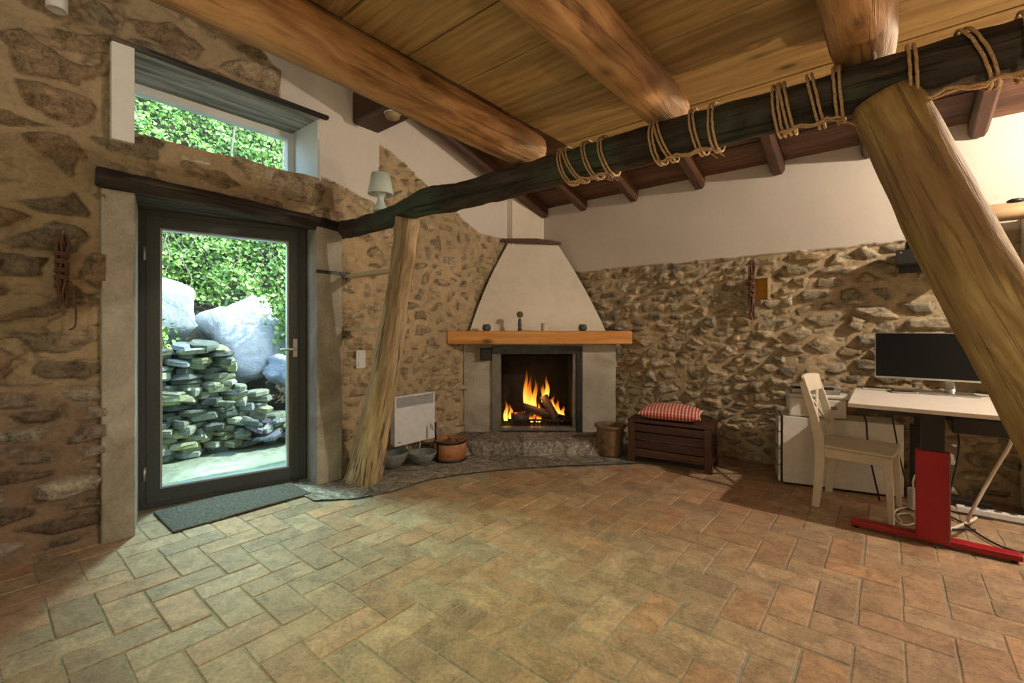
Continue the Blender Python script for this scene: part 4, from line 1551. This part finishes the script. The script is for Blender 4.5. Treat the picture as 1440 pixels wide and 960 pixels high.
m0 = (nu_ + 1) * (nv_ + 1)
for side in (0, 1):
    for i in range(nu_):
        for k_ in range(nv_):
            a = side * m0 + i * (nv_ + 1) + k_
            q = (a, a + nv_ + 1, a + nv_ + 2, a + 1)
            fs_.append(q if side == 0 else q[::-1])
b.add(vs_, fs_, gs_, smooth=True)
cu = b.build('cushion', 'gingham')
px_, py_ = cx0 + 0.33 * math.cos(0.14) - 0.19 * math.sin(0.14), cy0 + 0.33 * math.sin(0.14) + 0.19 * math.cos(0.14)
cu.location = (px_ + 0.02, py_ - 0.01, Hh + 0.062)
cu.rotation_euler = (0.06, 0.02, math.radians(14))
tag(cu, 'red and white woven check cushion lying on the dark chest', 'cushion')

# ================================================================== DESK
DX0, DX1, DY0, DY1, DZ = -0.20, 0.585, 3.59, 4.70, 0.80
desk = thing('standing_desk', 'white topped desk with red and black column legs at the stone wall', 'desk', (DX0, DY0, 0.0))
dw, dd = DX1 - DX0, DY1 - DY0
box1('desk_top', (dw / 2, dd / 2, DZ - 0.013), (dw, dd, 0.026), 'desktop', desk, 0.003)
b = MB()
b.box((dw / 2 + 0.01, dd / 2, DZ - 0.05), (0.10, dd - 0.16, 0.045))
b.box((dw / 2, 0.11, DZ - 0.045), (dw - 0.10, 0.07, 0.035))
b.box((dw / 2, dd - 0.11, DZ - 0.045), (dw - 0.10, 0.07, 0.035))
b.build('under_frame', 'black', desk, 0.004)
b = MB()
b.prism([(0.48, 0.02), (0.78, 0.02), (0.78, 0.36), (0.48, 0.36)], DZ - 0.125, DZ - 0.03)
b.build('cable_tray', 'black', desk, 0.01)
for k_, yy in enumerate((0.055, dd - 0.14)):
    lg = MB()
    lg.box((0.40, yy, 0.295), (0.150, 0.075, 0.52))
    leg = lg.build('leg', 'red' if k_ == 0 else 'black', desk, 0.006)
    box1('inner_column', (0.40, yy, 0.65), (0.105, 0.055, 0.25), 'black', leg, 0.004)
    box1('trim_edge', (0.472, yy - 0.0385, 0.295), (0.006, 0.003, 0.518), 'greysteel', leg)
    f_ = MB()
    f_.box((0.385, yy + 0.01, 0.036), (0.745, 0.075, 0.032))
    ft = f_.build('foot', 'red' if k_ == 0 else 'black', desk, 0.006)
    for xx in (0.04, 0.73):
        g_ = MB()
        g_.lathe([(0.001, 0.002), (0.016, 0.002), (0.016, 0.010), (0.006, 0.012), (0.006, 0.022), (0.001, 0.022)], c=(xx, yy + 0.01, 0.0), seg=16)
        g_.build('levelling_foot', 'black', ft)

# monitor
mon = thing('monitor', 'wide dark monitor with thin silver bezel on the desk', 'monitor', (0.33, 4.47, DZ), math.radians(-1.5))
mw, mh, mz = 0.70, 0.345, 0.095
b = MB()
b.box((-0.06, 0, mz + mh / 2), (mw, 0.028, mh))
cs = b.build('casing', 'steel', mon, 0.006)
box1('screen', (-0.06, -0.0145, mz + mh / 2 + 0.005), (mw - 0.012, 0.004, mh - 0.020), 'screen', mon, 0.002)
b = MB()
b.tube(polyline([(-0.02, 0.02, mz + 0.12), (0.0, 0.04, mz + 0.02), (0.01, 0.02, 0.03), (0.0, -0.01, 0.012)], 14), [0.030] * 14, 14, flat=0.35)
b.build('stand_neck', 'steel', mon)
b = MB()
b.prism([(-0.16, -0.09), (0.16, -0.09), (0.13, 0.10), (-0.13, 0.10)], 0.001, 0.012)
b.build('stand_base', 'steel', mon, 0.004)
t = thing('small_tablet', 'small thin grey tablet lying on the desk left of the monitor stand', 'tablet', (0.075, 4.40, DZ + 0.001), 0.3)
box1('body', (0, 0, 0.005), (0.15, 0.10, 0.010), 'greysteel', t, 0.004)
box1('glass_face', (0, 0, 0.0105), (0.135, 0.088, 0.001), 'screen', t)
t = thing('notebook', 'thin dark notebook with a pale edge on the back of the desk', 'notebook', (-0.06, 4.50, DZ + 0.001), -0.15)
box1('cover', (0, 0, 0.0075), (0.17, 0.12, 0.015), 'darksteel', t, 0.002)
box1('pages', (0.0, -0.004, 0.0075), (0.166, 0.118, 0.011), 'candle', t)

# ================================================================== CABINET, PRINTER
cab = thing('drawer_cabinet', 'low white drawer cabinet behind the chair against the stone wall', 'cabinet', (-0.68, 4.27, 0), math.radians(13.5))
cw_, cd_, ch_ = 0.79, 0.30, 0.555
b = MB()
b.box((cw_ / 2 + 0.008, cd_ / 2, ch_ / 2 + 0.010), (cw_ - 0.016, cd_, ch_ - 0.02))
b.build('body', 'white', cab, 0.004)
box1('plinth', (cw_ / 2, cd_ / 2, 0.012), (cw_ - 0.04, cd_ - 0.03, 0.020), 'darksteel', cab)
for k_ in range(4):
    d_ = box1('drawer', (-0.008, cd_ / 2, 0.085 + 0.135 * k_), (0.016, cd_ - 0.008, 0.126), 'white', cab, 0.003)
    box1('finger_pull', (-0.017, cd_ / 2, 0.141 + 0.135 * k_), (0.004, cd_ - 0.10, 0.010), 'darksteel', d_)

pr = thing('printer', 'white office printer on the low cabinet behind the chair', 'printer', (-0.625, 4.305, 0.557), math.radians(13.5))
b = MB()
b.prism([(0.0, 0.0), (0.385, 0.0), (0.385, 0.27), (0.0, 0.27)], 0.002, 0.155)
b.build('body', 'white', pr, 0.014)
b = MB()
b.prism([(-0.004, -0.006), (0.425, -0.006), (0.425, 0.275), (-0.004, 0.275)], 0.155, 0.186)
b.build('lid', 'white', pr, 0.010)
box1('side_handle', (-0.002, 0.10, 0.10), (0.012, 0.05, 0.09), 'white', pr, 0.005)
box1('port_panel', (0.30, -0.003, 0.085), (0.045, 0.006, 0.025), 'greysteel', pr, 0.002)
sc_ = thing('document_scanner', 'flat silver and black scanner lying on top of the white printer', 'scanner', (-0.60, 4.34, 0.745), math.radians(15))
box1('base', (0.155, 0.09, 0.018), (0.33, 0.19, 0.034), 'steel', sc_, 0.006)
box1('cover', (0.155, 0.095, 0.058), (0.33, 0.17, 0.012), 'steel', sc_, 0.004)
box1('paper_slot', (0.140, 0.086, 0.043), (0.27, 0.178, 0.022), 'black', sc_, 0.003)
box1('control_end', (0.295, 0.09, 0.044), (0.05, 0.18, 0.024), 'steel', sc_, 0.003)

# ================================================================== CHAIR
ch = thing('dining_chair', 'cream painted wooden chair with crossed back slats at the desk', 'chair', (-0.385, 4.09, 0.0), math.radians(-6))
# local x: forward (towards the desk), y: across


def bar(path, w, d, name, parent, mat='cream', taper=None):
    """rectangular bar along a path; w across (y), d along x"""
    b = MB()
    rings, gs = [], []
    L = 0
    P = [Vector(p) for p in path]
    for i, p in enumerate(P):
        k_ = 1 if taper is None else taper[i]
        ring = [(p.x - d / 2 * k_, p.y - w / 2 * k_, p.z), (p.x + d / 2 * k_, p.y - w / 2 * k_, p.z), (p.x + d / 2 * k_, p.y + w / 2 * k_, p.z), (p.x - d / 2 * k_, p.y + w / 2 * k_, p.z)]
        rings.append(ring)
        for q in ring:
            gs.append((q[2], q[0], q[1]))
    b.loft(rings, True, gs, False)
    return b.build(name, mat, parent, 0.004)


for s in (-1, 1):
    P_ = polyline([(0.005, s * 0.205, 0.001), (0.025, s * 0.205, 0.22), (0.03, s * 0.205, 0.42), (0.0, s * 0.203, 0.62), (-0.075, s * 0.20, 0.885)], 16)
    tp = [0.80 + 0.20 * min(1, i / 6) - 0.22 * max(0, (i - 9) / 6) for i in range(16)]
    o = bar(P_, 0.030, 0.058, 'leg', ch, taper=tp)
    o['label'] = 'back leg running up into the backrest post'
for s in (-1, 1):
    P_ = [(0.425, s * 0.205, 0.001), (0.415, s * 0.200, 0.20), (0.402, s * 0.195, 0.425)]
    bar(P_, 0.040, 0.045, 'leg', ch, taper=[0.66, 0.85, 1.05])
b = MB()
b.prism([(0.0, -0.195), (0.425, -0.215), (0.440, -0.19), (0.440, 0.19), (0.425, 0.215), (0.0, 0.195)], 0.428, 0.450)
b.build('seat', 'cream', ch, 0.008)
b = MB()
b.box((0.215, -0.190, 0.395), (0.37, 0.020, 0.062))
b.box((0.215, 0.190, 0.395), (0.37, 0.020, 0.062))
b.box((0.395, 0, 0.395), (0.020, 0.36, 0.062))
b.box((0.035, 0, 0.395), (0.020, 0.36, 0.062))
b.build('apron', 'cream', ch, 0.003)
# curved top rail
b = MB()
rings = []
for i in range(13):
    s = -1 + i / 6
    y = s * 0.212
    x = -0.083 - 0.030 * (1 - s * s) + 0.012
    top = 0.918 + 0.010 * (1 - s * s)
    rings.append([(x - 0.012 + 0.030, y, 0.800), (x + 0.012 + 0.030, y, 0.800), (x + 0.012, y, top), (x - 0.012, y, top)])
b.loft(rings, True, None, False)
b.build('top_rail', 'cream', ch, 0.006)
b = MB()
rings = []
for i in range(9):
    s = -1 + i / 4
    y = s * 0.195
    x = 0.012 - 0.014 * (1 - s * s)
    rings.append([(x - 0.010, y, 0.535), (x + 0.010, y, 0.535), (x + 0.006, y, 0.570), (x - 0.014, y, 0.570)])
b.loft(rings, True, None, False)
b.build('lower_rail', 'cream', ch, 0.003)
for s in (-1, 1):
    P_ = polyline([(0.000, -s * 0.165, 0.560), (-0.030, 0.0, 0.690), (-0.062, s * 0.165, 0.815)], 9)
    bar(P_, 0.030, 0.014, 'cross_slat', ch)

# ================================================================== THINGS ON THE WALLS
# projector on its black bracket
px0 = on_back(1259, 360)[0]
pj = thing('projector_shelf', 'black metal wall bracket high on the stone wall right of centre', 'shelf', (px0, 4.60, 1.755))
box1('tray', (0.22, 0.02, 0.005), (0.44, 0.24, 0.012), 'black', pj, 0.003)
box1('front_lip', (0.22, -0.095, 0.055), (0.44, 0.010, 0.105), 'black', pj, 0.003)
box1('back_plate', (0.22, 0.135, 0.03), (0.40, 0.012, 0.16), 'black', pj, 0.002)
b = MB()
b.lathe([(0.001, 0), (0.005, 0), (0.005, 0.004), (0.001, 0.004)], c=(0, 0, 0), seg=12)
o = b.build('screw', 'steel', pj)
o.location = (0.03, -0.102, 0.085)
o.rotation_euler = (PI / 2, 0, 0)
p2 = thing('projector', 'black projector with ribbed vent standing in the wall bracket', 'projector', (px0 + 0.045, 4.61, 1.768))
box1('body', (0.19, 0.0, 0.085), (0.36, 0.18, 0.16), 'black', p2, 0.02)
b = MB()
for k_ in range(8):
    b.box((0.035 + 0.014 * k_, -0.0905, 0.125), (0.006, 0.006, 0.065))
b.build('vent', 'darksteel', p2)
box1('marking', (0.165, -0.0915, 0.125), (0.012, 0.004, 0.050), 'plastic_w', p2)
box1('marking', (0.225, -0.0915, 0.140), (0.020, 0.004, 0.006), 'plastic_w', p2)

# cords hanging on the walls
def cord_bundle(name, origin, axis, length, label, cat, sd, out):
    """hanging hank of cord: loop at the top, three hitches, loose strands below"""
    rr = random.Random(sd)
    t = thing(name, label, cat, origin)
    A_ = Vector(axis)
    O_ = Vector(out)
    b = MB()
    for i in range(7):
        w_ = (i - 3) * 0.0068
        pts = []
        for k_ in range(12):
            s = k_ / 11
            sw = 0.7 + 0.5 * abs(math.sin(s * PI * 3.3))
            pts.append(A_ * (w_ * sw + 0.004 * math.sin(s * 15 + i)) + O_ * (0.012 * math.sin(i * 2.1 + s * 7)) + Vector((0, 0, -s * length * (0.80 + 0.20 * rr.random()) * 1.0)))
        b.tube(polyline(pts, 24), 0.0065, 7, fine=0.3, seed=i)
    b.build('strands', 'brownrope', t)
    b = MB()
    for z_ in (0.26, 0.36, 0.47, 0.56):
        for q in range(2):
            path = []
            for k_ in range(17):
                a = 2 * PI * k_ / 16
                path.append(A_ * (0.027 * math.cos(a)) + O_ * (0.026 * math.sin(a)) + Vector((0, 0, -length * z_ - q * 0.012 + 0.010 * math.cos(a + sd))))
            b.tube(path, 0.006, 6, fine=0.3, seed=q)
    b.build('wrapping', 'brownrope', t)
    b = MB()
    b.tube([O_ * -0.045 + Vector((0, 0, 0.0)), O_ * 0.03 + Vector((0, 0, 0.002)), O_ * 0.055 + Vector((0, 0, 0.012))], 0.005, 8)
    b.build('nail', 'steel', t)
    return t


ly, lz = on_left(87, 330, XL + 0.06)
_, lz2 = on_left(87, 437, XL + 0.06)
t = cord_bundle('hanging_cord', (XL + 0.06, ly, lz), (0, 1, 0), lz - lz2, 'knotted brown cord hanging from a nail on the wall left of the door', 'rope', 4, (1, 0, 0))
b = MB()
b.tube(polyline([(0, 0.035, -(lz - lz2) * 0.60), (0.01, 0.05, -(lz - lz2) * 0.8), (0.0, 0.055, -(lz - lz2) * 1.18), (-0.015, 0.03, -(lz - lz2) * 1.25)], 16), 0.005, 6)
b.build('loose_end', 'brownrope', t)
bx_, bz_ = on_back(1058, 366, YB - 0.08)
_, bz2 = on_back(1058, 452, YB - 0.08)
cord_bundle('hanging_cord', (bx_, YB - 0.10, bz_), (1, 0, 0), bz_ - bz2, 'long reddish brown cord hanging on the back stone wall beside the ochre niche', 'rope', 9, (0, -1, 0))

nx0, nz0 = on_back(1061, 421, YB - 0.07)
nx1, nz1 = on_back(1077, 391, YB - 0.07)
t = thing('wall_niche', 'small niche with bright ochre inside on the stone wall, built as an open box', 'wall box', ((nx0 + nx1) / 2 + 0.01, YB - 0.075, (nz0 + nz1) / 2))
w_, h_ = nx1 - nx0 + 0.03, nz1 - nz0  # niche built as an open box standing on the wall face
box1('back_panel', (0, 0.035, 0), (w_, 0.01, h_), 'ochre', t)
b = MB()
b.box((w_ / 2, 0.0, 0), (0.012, 0.085, h_ + 0.02))
b.box((0, 0.0, h_ / 2), (w_, 0.085, 0.012))
b.box((-w_ / 2, 0.02, 0), (0.008, 0.045, h_ + 0.01))
b.box((0, 0.02, -h_ / 2), (w_, 0.045, 0.008))
b.build('casing', 'boxwood', t, 0.002)

# wooden lamp bar at the right edge of the back wall
t = thing('wall_lamp', 'round wooden lamp bar with black cap glowing at the right edge', 'lamp', on_back(1384, 288, 4.62)[0:1] + (4.60, 2.075))
b = MB()
b.tube([(0.0, 0, 0), (0.02, 0, 0), (0.75, 0.0, 0.0)], [0.052, 0.062, 0.062], 20, fine=0.03, seed=2)
b.build('wooden_bar', 'bracketwood', t)
b = MB()
b.lathe([(0.001, 0.058), (0.045, 0.058), (0.045, 0.075), (0.036, 0.082), (0.001, 0.084)], c=(0.15, 0, 0), seg=24)
b.build('cap', 'darksteel', t)
b = MB()
b.box((0.36, 0.10, 0), (0.05, 0.16, 0.05))
b.build('wall_arm', 'darksteel', t, 0.004)

# spotlight high on the door wall at the top left
sy, sz = on_left(80, 6, XL + 0.10)
t = thing('wall_spotlight', 'small white spotlight head high on the stone wall, top left corner', 'lamp', (XL + 0.10, sy, sz))
b = MB()
b.lathe([(0.001, 0.07), (0.035, 0.07), (0.045, 0.05), (0.045, -0.03), (0.038, -0.035), (0.034, -0.02), (0.001, -0.02)], seg=28)
b.build('head', 'plastic_w', t)
b = MB()
b.tube([(0, 0, 0.06), (-0.02, 0, 0.09), (-0.11, 0, 0.09)], 0.010, 10)
b.build('arm', 'steel', t)
b = MB()
b.lathe([(0.001, -0.019), (0.033, -0.019)], seg=24)
b.build('lens', 'heater', t)

# table lamp standing on the dark beam
lx, lyy = -3.055, 2.085
t = thing('table_lamp', 'small white plastic table lamp standing on the dark beam', 'lamp', (lx, lyy, 2.185))
b = MB()
b.lathe([(0.001, 0.0), (0.058, 0.0), (0.062, 0.006), (0.055, 0.022), (0.034, 0.055), (0.024, 0.085), (0.026, 0.110), (0.040, 0.140), (0.052, 0.160), (0.044, 0.172), (0.001, 0.176)], seg=36)
b.build('base', 'shade', t)
b = MB()
b.lathe([(0.096, 0.130), (0.097, 0.134), (0.070, 0.290), (0.067, 0.290), (0.064, 0.284), (0.093, 0.132), (0.096, 0.130)], seg=44)
b.build('lamp_shade', 'shade', t)

# ================================================================== CABLES ON AND UNDER THE DESK
def cable(name, pts, r_, mat, label, n=60):
    b = MB()
    b.tube(polyline(pts, n), r_, 8)
    tag(b.build(name, mat), label, 'cable')


def gz(px, py, z=0.012):
    x, y = ground(px, py, z)
    return (x, y, z)


cable('cable', [(0.54, 3.78, 0.70), (0.535, 3.80, 0.62), (0.46, 3.84, 0.40), (0.37, 3.87, 0.12)] + [gz(1372, 728), gz(1345, 741), gz(1322, 745), gz(1296, 741)],
      0.0095, 'whitewire', 'thick white cable hanging from under the desk and curling over the floor')
t = thing('power_adapter', 'white plug-in power adapter on the floor behind the red leg', 'adapter', gz(1284, 716, 0.006), 0.5)
box1('body', (0, 0, 0.075), (0.045, 0.06, 0.15), 'plastic_w', t, 0.01)
b = MB()
b.tube(polyline([(0, 0, 0.15), (0.0, 0, 0.20), (0.02, 0, 0.245), (0.045, 0.0, 0.20), (0.05, 0, 0.02)], 24), 0.006, 8)
b.build('cord', 'whitewire', t)
cable('cable', [gz(1284, 712), gz(1262, 716), gz(1257, 728), gz(1272, 738), gz(1288, 733), gz(1278, 722), gz(1262, 724), gz(1268, 734)], 0.006, 'whitewire',
      'thin white flex looped on the floor left of the red leg')
cable('cable', [gz(1326, 722), gz(1352, 734), gz(1378, 752), gz(1408, 768), gz(1438, 776), gz(1460, 770)], 0.006, 'blackwire', 'black cable crossing the floor behind the red foot')
cable('cable', [(0.33, 4.30, 0.70), (0.37, 4.32, 0.5), (0.33, 4.30, 0.2), (0.27, 4.25, 0.02), (0.15, 4.1, 0.012), (0.26, 3.95, 0.012), (0.42, 4.05, 0.012)], 0.006, 'blackwire',
      'black cable hanging behind the desk and coiling under it')
cable('cable', [(-0.20, 4.40, 0.70), (-0.17, 4.36, 0.66), (-0.13, 4.30, 0.58), (-0.12, 4.27, 0.46), (-0.10, 4.25, 0.30), (-0.05, 4.26, 0.02)], 0.006, 'blackwire',
      'black cable hanging from the printer in front of the white cabinet')
cable('cable', [(-0.02, 4.33, 0.74), (0.02, 4.33, 0.62), (0.04, 4.32, 0.50), (0.07, 4.32, 0.30), (0.13, 4.30, 0.05), (0.2, 4.3, 0.012)], 0.005, 'blackwire',
      'thin black cable hanging near the right end of the white cabinet')
t = thing('power_strip', 'long white power strip on the floor under the desk', 'power strip', (0.54, 4.38, 0.0), 0.0)
box1('body', (0.03, 0, 0.035), (0.42, 0.055, 0.04), 'plastic_w', t, 0.006)
for k_ in range(5):
    b = MB()
    b.lathe([(0.001, 0.0555), (0.020, 0.0555), (0.020, 0.057), (0.001, 0.057)], c=(-0.12 + 0.07 * k_, 0, 0), seg=16)
    b.build('socket', 'greysteel', t)
box1('foot', (0.03, 0, 0.008), (0.30, 0.04, 0.014), 'greysteel', t)

# ================================================================== OUTSIDE
b = MB()
nx_, ny_ = 80, 110
vs_, fs_ = [], []
for i in range(nx_ + 1):
    for k_ in range(ny_ + 1):
        x, y = -4.08 - 3.2 * i / nx_, -3.0 + 9.5 * k_ / ny_
        q = mnoise.noise(Vector((x * 1.6, y * 1.6, 0))) * 0.03 + mnoise.noise(Vector((x * 7, y * 7, 1))) * 0.012
        vs_.append((x, y, -0.03 + q - 0.0 * x))
for i in range(nx_):
    for k_ in range(ny_):
        a = i * (ny_ + 1) + k_
        fs_.append((a, a + 1, a + ny_ + 2, a + ny_ + 1))
b.add(vs_, fs_, smooth=True)
tag(b.build('terrace', 'terrace'), 'mossy uneven stone paving outside the glass door', 'paving', kind='structure')

# hillside
def hill(y, s):
    """s: distance up the slope from its foot"""
    x = -6.15 - 0.62 * s + 0.25 * mnoise.noise(Vector((y * 0.7, s * 0.7, 5)))
    z = -0.05 + 0.92 * s + 0.22 * mnoise.noise(Vector((y * 0.9, s * 0.9, 9)))
    return Vector((x, y, z))


b = MB()
vs_, fs_ = [], []
n1, n2 = 70, 60
for i in range(n1 + 1):
    for k_ in range(n2 + 1):
        vs_.append(hill(-5 + 16.0 * i / n1, 8.5 * k_ / n2))
for i in range(n1):
    for k_ in range(n2):
        a = i * (n2 + 1) + k_
        fs_.append((a, a + n2 + 1, a + n2 + 2, a + 1))
b.add(vs_, fs_, smooth=True)
tag(b.build('hillside', 'earth'), 'steep earth bank behind the ivy outside the house', 'bank', kind='structure')

# dry stone wall of flat slates
rs = random.Random(17)
b = MB()


def slate(c, s, rot, colr, rough=0.16, sd=0):
    """one rough flat stone: an irregular slab outline with a broken edge"""
    n = rs.randint(6, 8)
    ang_ = [2 * PI * (i + rs.uniform(-0.25, 0.25)) / n for i in range(n)]
    base = [(math.cos(a) * rs.uniform(0.85, 1.1), math.sin(a) * rs.uniform(0.85, 1.1)) for a in ang_]
    R = Euler(rot).to_matrix()
    rings = []
    for z_, k_ in ((-0.5, 0.86), (-0.30, 1.0), (0.25, 0.97), (0.5, 0.84)):
        ring = []
        for (x, y) in base:
            kk = k_ * (1 + rs.uniform(-rough, rough) * 0.6)
            p = Vector((x * s[0] / 2 * kk, y * s[1] / 2 * kk, (z_ + rs.uniform(-0.08, 0.08)) * s[2]))
            ring.append(R @ p + Vector(c))
        rings.append(ring)
    b.loft(rings, True, None, False, colr)


SL = [(0.15, 0.18, 0.14), (0.23, 0.26, 0.19), (0.30, 0.33, 0.26), (0.10, 0.12, 0.105), (0.38, 0.41, 0.24), (0.24, 0.27, 0.26), (0.33, 0.37, 0.27)]


def wall_top(y):
    if y < 1.75:
        return 1.06 + 0.05 * math.sin(y * 5)
    return max(0.0, 1.06 - (y - 1.75) * 1.35)


y = -1.2
for row in range(22):
    z = 0.0 + row * 0.052
    y = -1.3 + rs.uniform(0, 0.2)
    while y < 2.75:
        w_ = rs.uniform(0.14, 0.36)
        th = rs.uniform(0.042, 0.080)
        if z < wall_top(y + w_ / 2):
            c = rs.choice(SL)
            k_ = rs.uniform(0.75, 1.25)
            slate((-5.52 - 0.10 * z + rs.uniform(-0.05, 0.04), y + w_ / 2, z + rs.uniform(-0.01, 0.01)), (0.34, w_ * 1.10, th * 1.15),
                  (rs.uniform(-0.12, 0.12), rs.uniform(-0.12, 0.2), rs.uniform(-0.4, 0.4)), tuple(x * k_ for x in c))
        y += w_ * 0.90
b.box((-5.72, 0.30, 0.42), (0.22, 3.3, 0.84), col=(0.08, 0.08, 0.07))
tag(b.build('dry_stone_wall', 'slate'), 'dry stone wall of stacked flat grey green slates outside the glass door', 'stone wall')
b = MB()
for i in range(60):
    c = rs.choice(SL)
    yy = rs.uniform(1.9, 2.75)
    slate((-5.45 + rs.uniform(-0.22, 0.25), yy, max(0.0, 0.34 - (yy - 1.9) * 0.35) * rs.uniform(0, 1) + 0.02), (rs.uniform(0.12, 0.30), rs.uniform(0.10, 0.28), rs.uniform(0.03, 0.07)),
          (rs.uniform(-0.6, 0.6), rs.uniform(-0.6, 0.6), rs.uniform(0, 3)), tuple(x * rs.uniform(0.6, 1.2) for x in c))
tag(b.build('slate_rubble', 'slate'), 'loose dark broken slates heaped at the foot of the wall outside', 'rubble', kind='stuff')


def boulder(c, s, rot, label, sd, blocky=2.6):
    bb = MB()
    rings = []
    nr, ns = 22, 30
    R = Euler(rot).to_matrix()
    for i in range(nr + 1):
        th = PI * i / nr
        ring = []
        for k_ in range(ns):
            a = 2 * PI * k_ / ns
            d = Vector((math.sin(th) * math.cos(a), math.sin(th) * math.sin(a), math.cos(th)))
            m_ = (abs(d.x) ** blocky + abs(d.y) ** blocky + abs(d.z) ** blocky) ** (-1 / blocky)
            p = d * m_
            p = p * (1 + 0.16 * mnoise.noise(p * 1.3 + Vector((sd, 0, 0))) + 0.09 * mnoise.noise(p * 5 + Vector((sd, 3, 0))))
            ring.append(R @ Vector((p.x * s[0] / 2, p.y * s[1] / 2, p.z * s[2] / 2)) + Vector(c))
        rings.append(ring)
    bb.loft(rings, False, None, True)
    tag(bb.build('boulder', 'boulder'), label, 'boulder', 'pale boulders on the bank outside the door')


boulder((-6.40, 1.28, 1.45), (0.6, 1.0, 0.75), (0.1, -0.3, 0.2), 'rounded pale boulder at the left edge of the door glass above the slates', 1, 3)
boulder((-6.50, 2.42, 1.12), (0.40, 0.92, 0.98), (0.42, -0.45, 0.1), 'big pale bluish slab boulder in the middle of the door glass', 2, 7)
boulder((-5.95, 2.95, 0.60), (0.75, 1.0, 0.36), (-0.35, 0.1, 0.1), 'long flat pale boulder right of the slate wall', 3, 5)
boulder((-5.75, 3.15, 0.20), (0.75, 0.80, 0.48), (0.1, 0.0, 0.4), 'pale blocky boulder low at the right edge of the door glass', 4, 5)

# ivy and bushes on the bank: leaves nobody could count
rng = np.random.default_rng(5)
LEAFC = np.array([(0.10, 0.22, 0.045), (0.17, 0.34, 0.07), (0.25, 0.44, 0.10), (0.36, 0.52, 0.15), (0.07, 0.15, 0.04), (0.30, 0.40, 0.10)])


def leaves(name, n, pos_fn, size, label, cat, parent_kind='stuff'):
    P = pos_fn(n)
    n = len(P)
    N = rng.normal(size=(n, 3)) + np.array([1.1, 0.0, 0.7])
    N /= np.linalg.norm(N, axis=1)[:, None]
    T = np.cross(N, rng.normal(size=(n, 3)))
    T /= np.linalg.norm(T, axis=1)[:, None]
    B_ = np.cross(N, T)
    S = (size * rng.uniform(0.6, 1.35, n))[:, None]
    # a folded leaf: tip, two sides, base, raised midrib
    v0 = P - T * S * 0.5
    v1 = P + B_ * S * 0.36 + N * S * 0.10
    v2 = P + T * S * 0.6
    v3 = P - B_ * S * 0.36 + N * S * 0.10
    V_ = np.stack([v0, v1, v2, v3], 1).reshape(-1, 3)
    q = np.arange(n)[:, None] * 4
    tri = np.concatenate([q + np.array([0, 1, 2]), q + np.array([0, 2, 3])], 1).reshape(-1, 3)
    me = bpy.data.meshes.new(name)
    me.vertices.add(len(V_))
    me.vertices.foreach_set('co', V_.astype(np.float32).ravel())
    me.loops.add(tri.size)
    me.loops.foreach_set('vertex_index', tri.astype(np.int32).ravel())
    me.polygons.add(len(tri))
    me.polygons.foreach_set('loop_start', (np.arange(len(tri)) * 3).astype(np.int32))
    me.polygons.foreach_set('loop_total', np.full(len(tri), 3, np.int32))
    c = LEAFC[rng.integers(0, len(LEAFC), n)] * rng.uniform(0.7, 1.3, (n, 1))
    c = np.concatenate([np.repeat(c, 4, 0), np.ones((n * 4, 1))], 1)
    t_ = me.attributes.new('tone', 'FLOAT_COLOR', 'POINT')
    t_.data.foreach_set('color', c.astype(np.float32).ravel())
    me.update()
    me.materials.append(M['leaf'])
    o = bpy.data.objects.new(name, me)
    COL.objects.link(o)
    tag(o, label, cat, kind=parent_kind)
    return o


def bank(y0, y1, s0, s1, thick):
    def f(n):
        out = []
        ys = rng.uniform(y0, y1, n)
        ss = rng.uniform(s0, s1, n)
        cl_ = 0.5 + 0.5 * np.sin(ys * 5.1 + np.sin(ss * 4) * 1.4) * np.sin(ss * 5.3 + ys * 1.7)
        th = thick * (0.25 + 0.75 * cl_) * rng.uniform(0.45, 1.0, n) ** 0.5
        for i in range(n):
            p = hill(ys[i], ss[i])
            out.append((p.x + th[i] * 0.85, p.y + rng.normal() * 0.02, p.z + th[i] * 0.45))
        return np.array(out)
    return f


leaves('ivy_thicket', 56000, bank(-0.6, 6.4, 1.65, 7.2, 0.55), 0.068, 'dense sunlit green ivy thicket covering the bank outside', 'ivy')
leaves('low_shrub', 3200, lambda n: np.array([(-5.85, 1.00, 1.12)]) + rng.normal(size=(n, 3)) * np.array([0.10, 0.16, 0.11]), 0.05, 'small leafy green shrub growing on top of the slate wall', 'shrub')
leaves('right_shrub', 4200, lambda n: np.array([(-6.25, 3.15, 1.35)]) + rng.normal(size=(n, 3)) * np.array([0.12, 0.22, 0.22]), 0.06, 'round green shrub at the right of the pale slab boulder outside', 'shrub').name = 'shrub'
bpy.data.objects['low_shrub'].name = 'shrub'

# hanging vines
rv = random.Random(4)
b = MB()
for i in range(46):
    y0_ = rv.uniform(1.0, 5.0)
    s = rv.uniform(2.2, 4.2)
    p = hill(y0_, s) + Vector((0.48, 0, 0.2))
    pts = [p]
    for k_ in range(5):
        p = p + Vector((rv.uniform(0.0, 0.05), rv.uniform(-0.12, 0.12), -rv.uniform(0.12, 0.28)))
        pts.append(p)
    b.tube(polyline(pts, 16), rv.uniform(0.004, 0.009), 5)
tag(b.build('hanging_vines', 'stem'), 'tangle of thin pale vine stems hanging through the ivy outside', 'vines', kind='stuff')
for (y_, lab, ln) in ((2.35, 'thin pale tree stem seen through the right half of the high window', 1), (1.75, 'thin grey tree stem seen through the middle of the high window', 2)):
    b = MB()
    p = hill(y_ + 0.9, 3.1) + Vector((0.62, 0, 0.0))
    b.tube(polyline([p, p + Vector((0.05, -0.06 * ln, 1.0)), p + Vector((0.02, 0.05, 2.2)), p + Vector((0.1, -0.1, 3.2))], 20), 0.014, 8)
    tag(b.build('tree_stem', 'stem'), lab, 'tree', 'thin stems outside the high window')
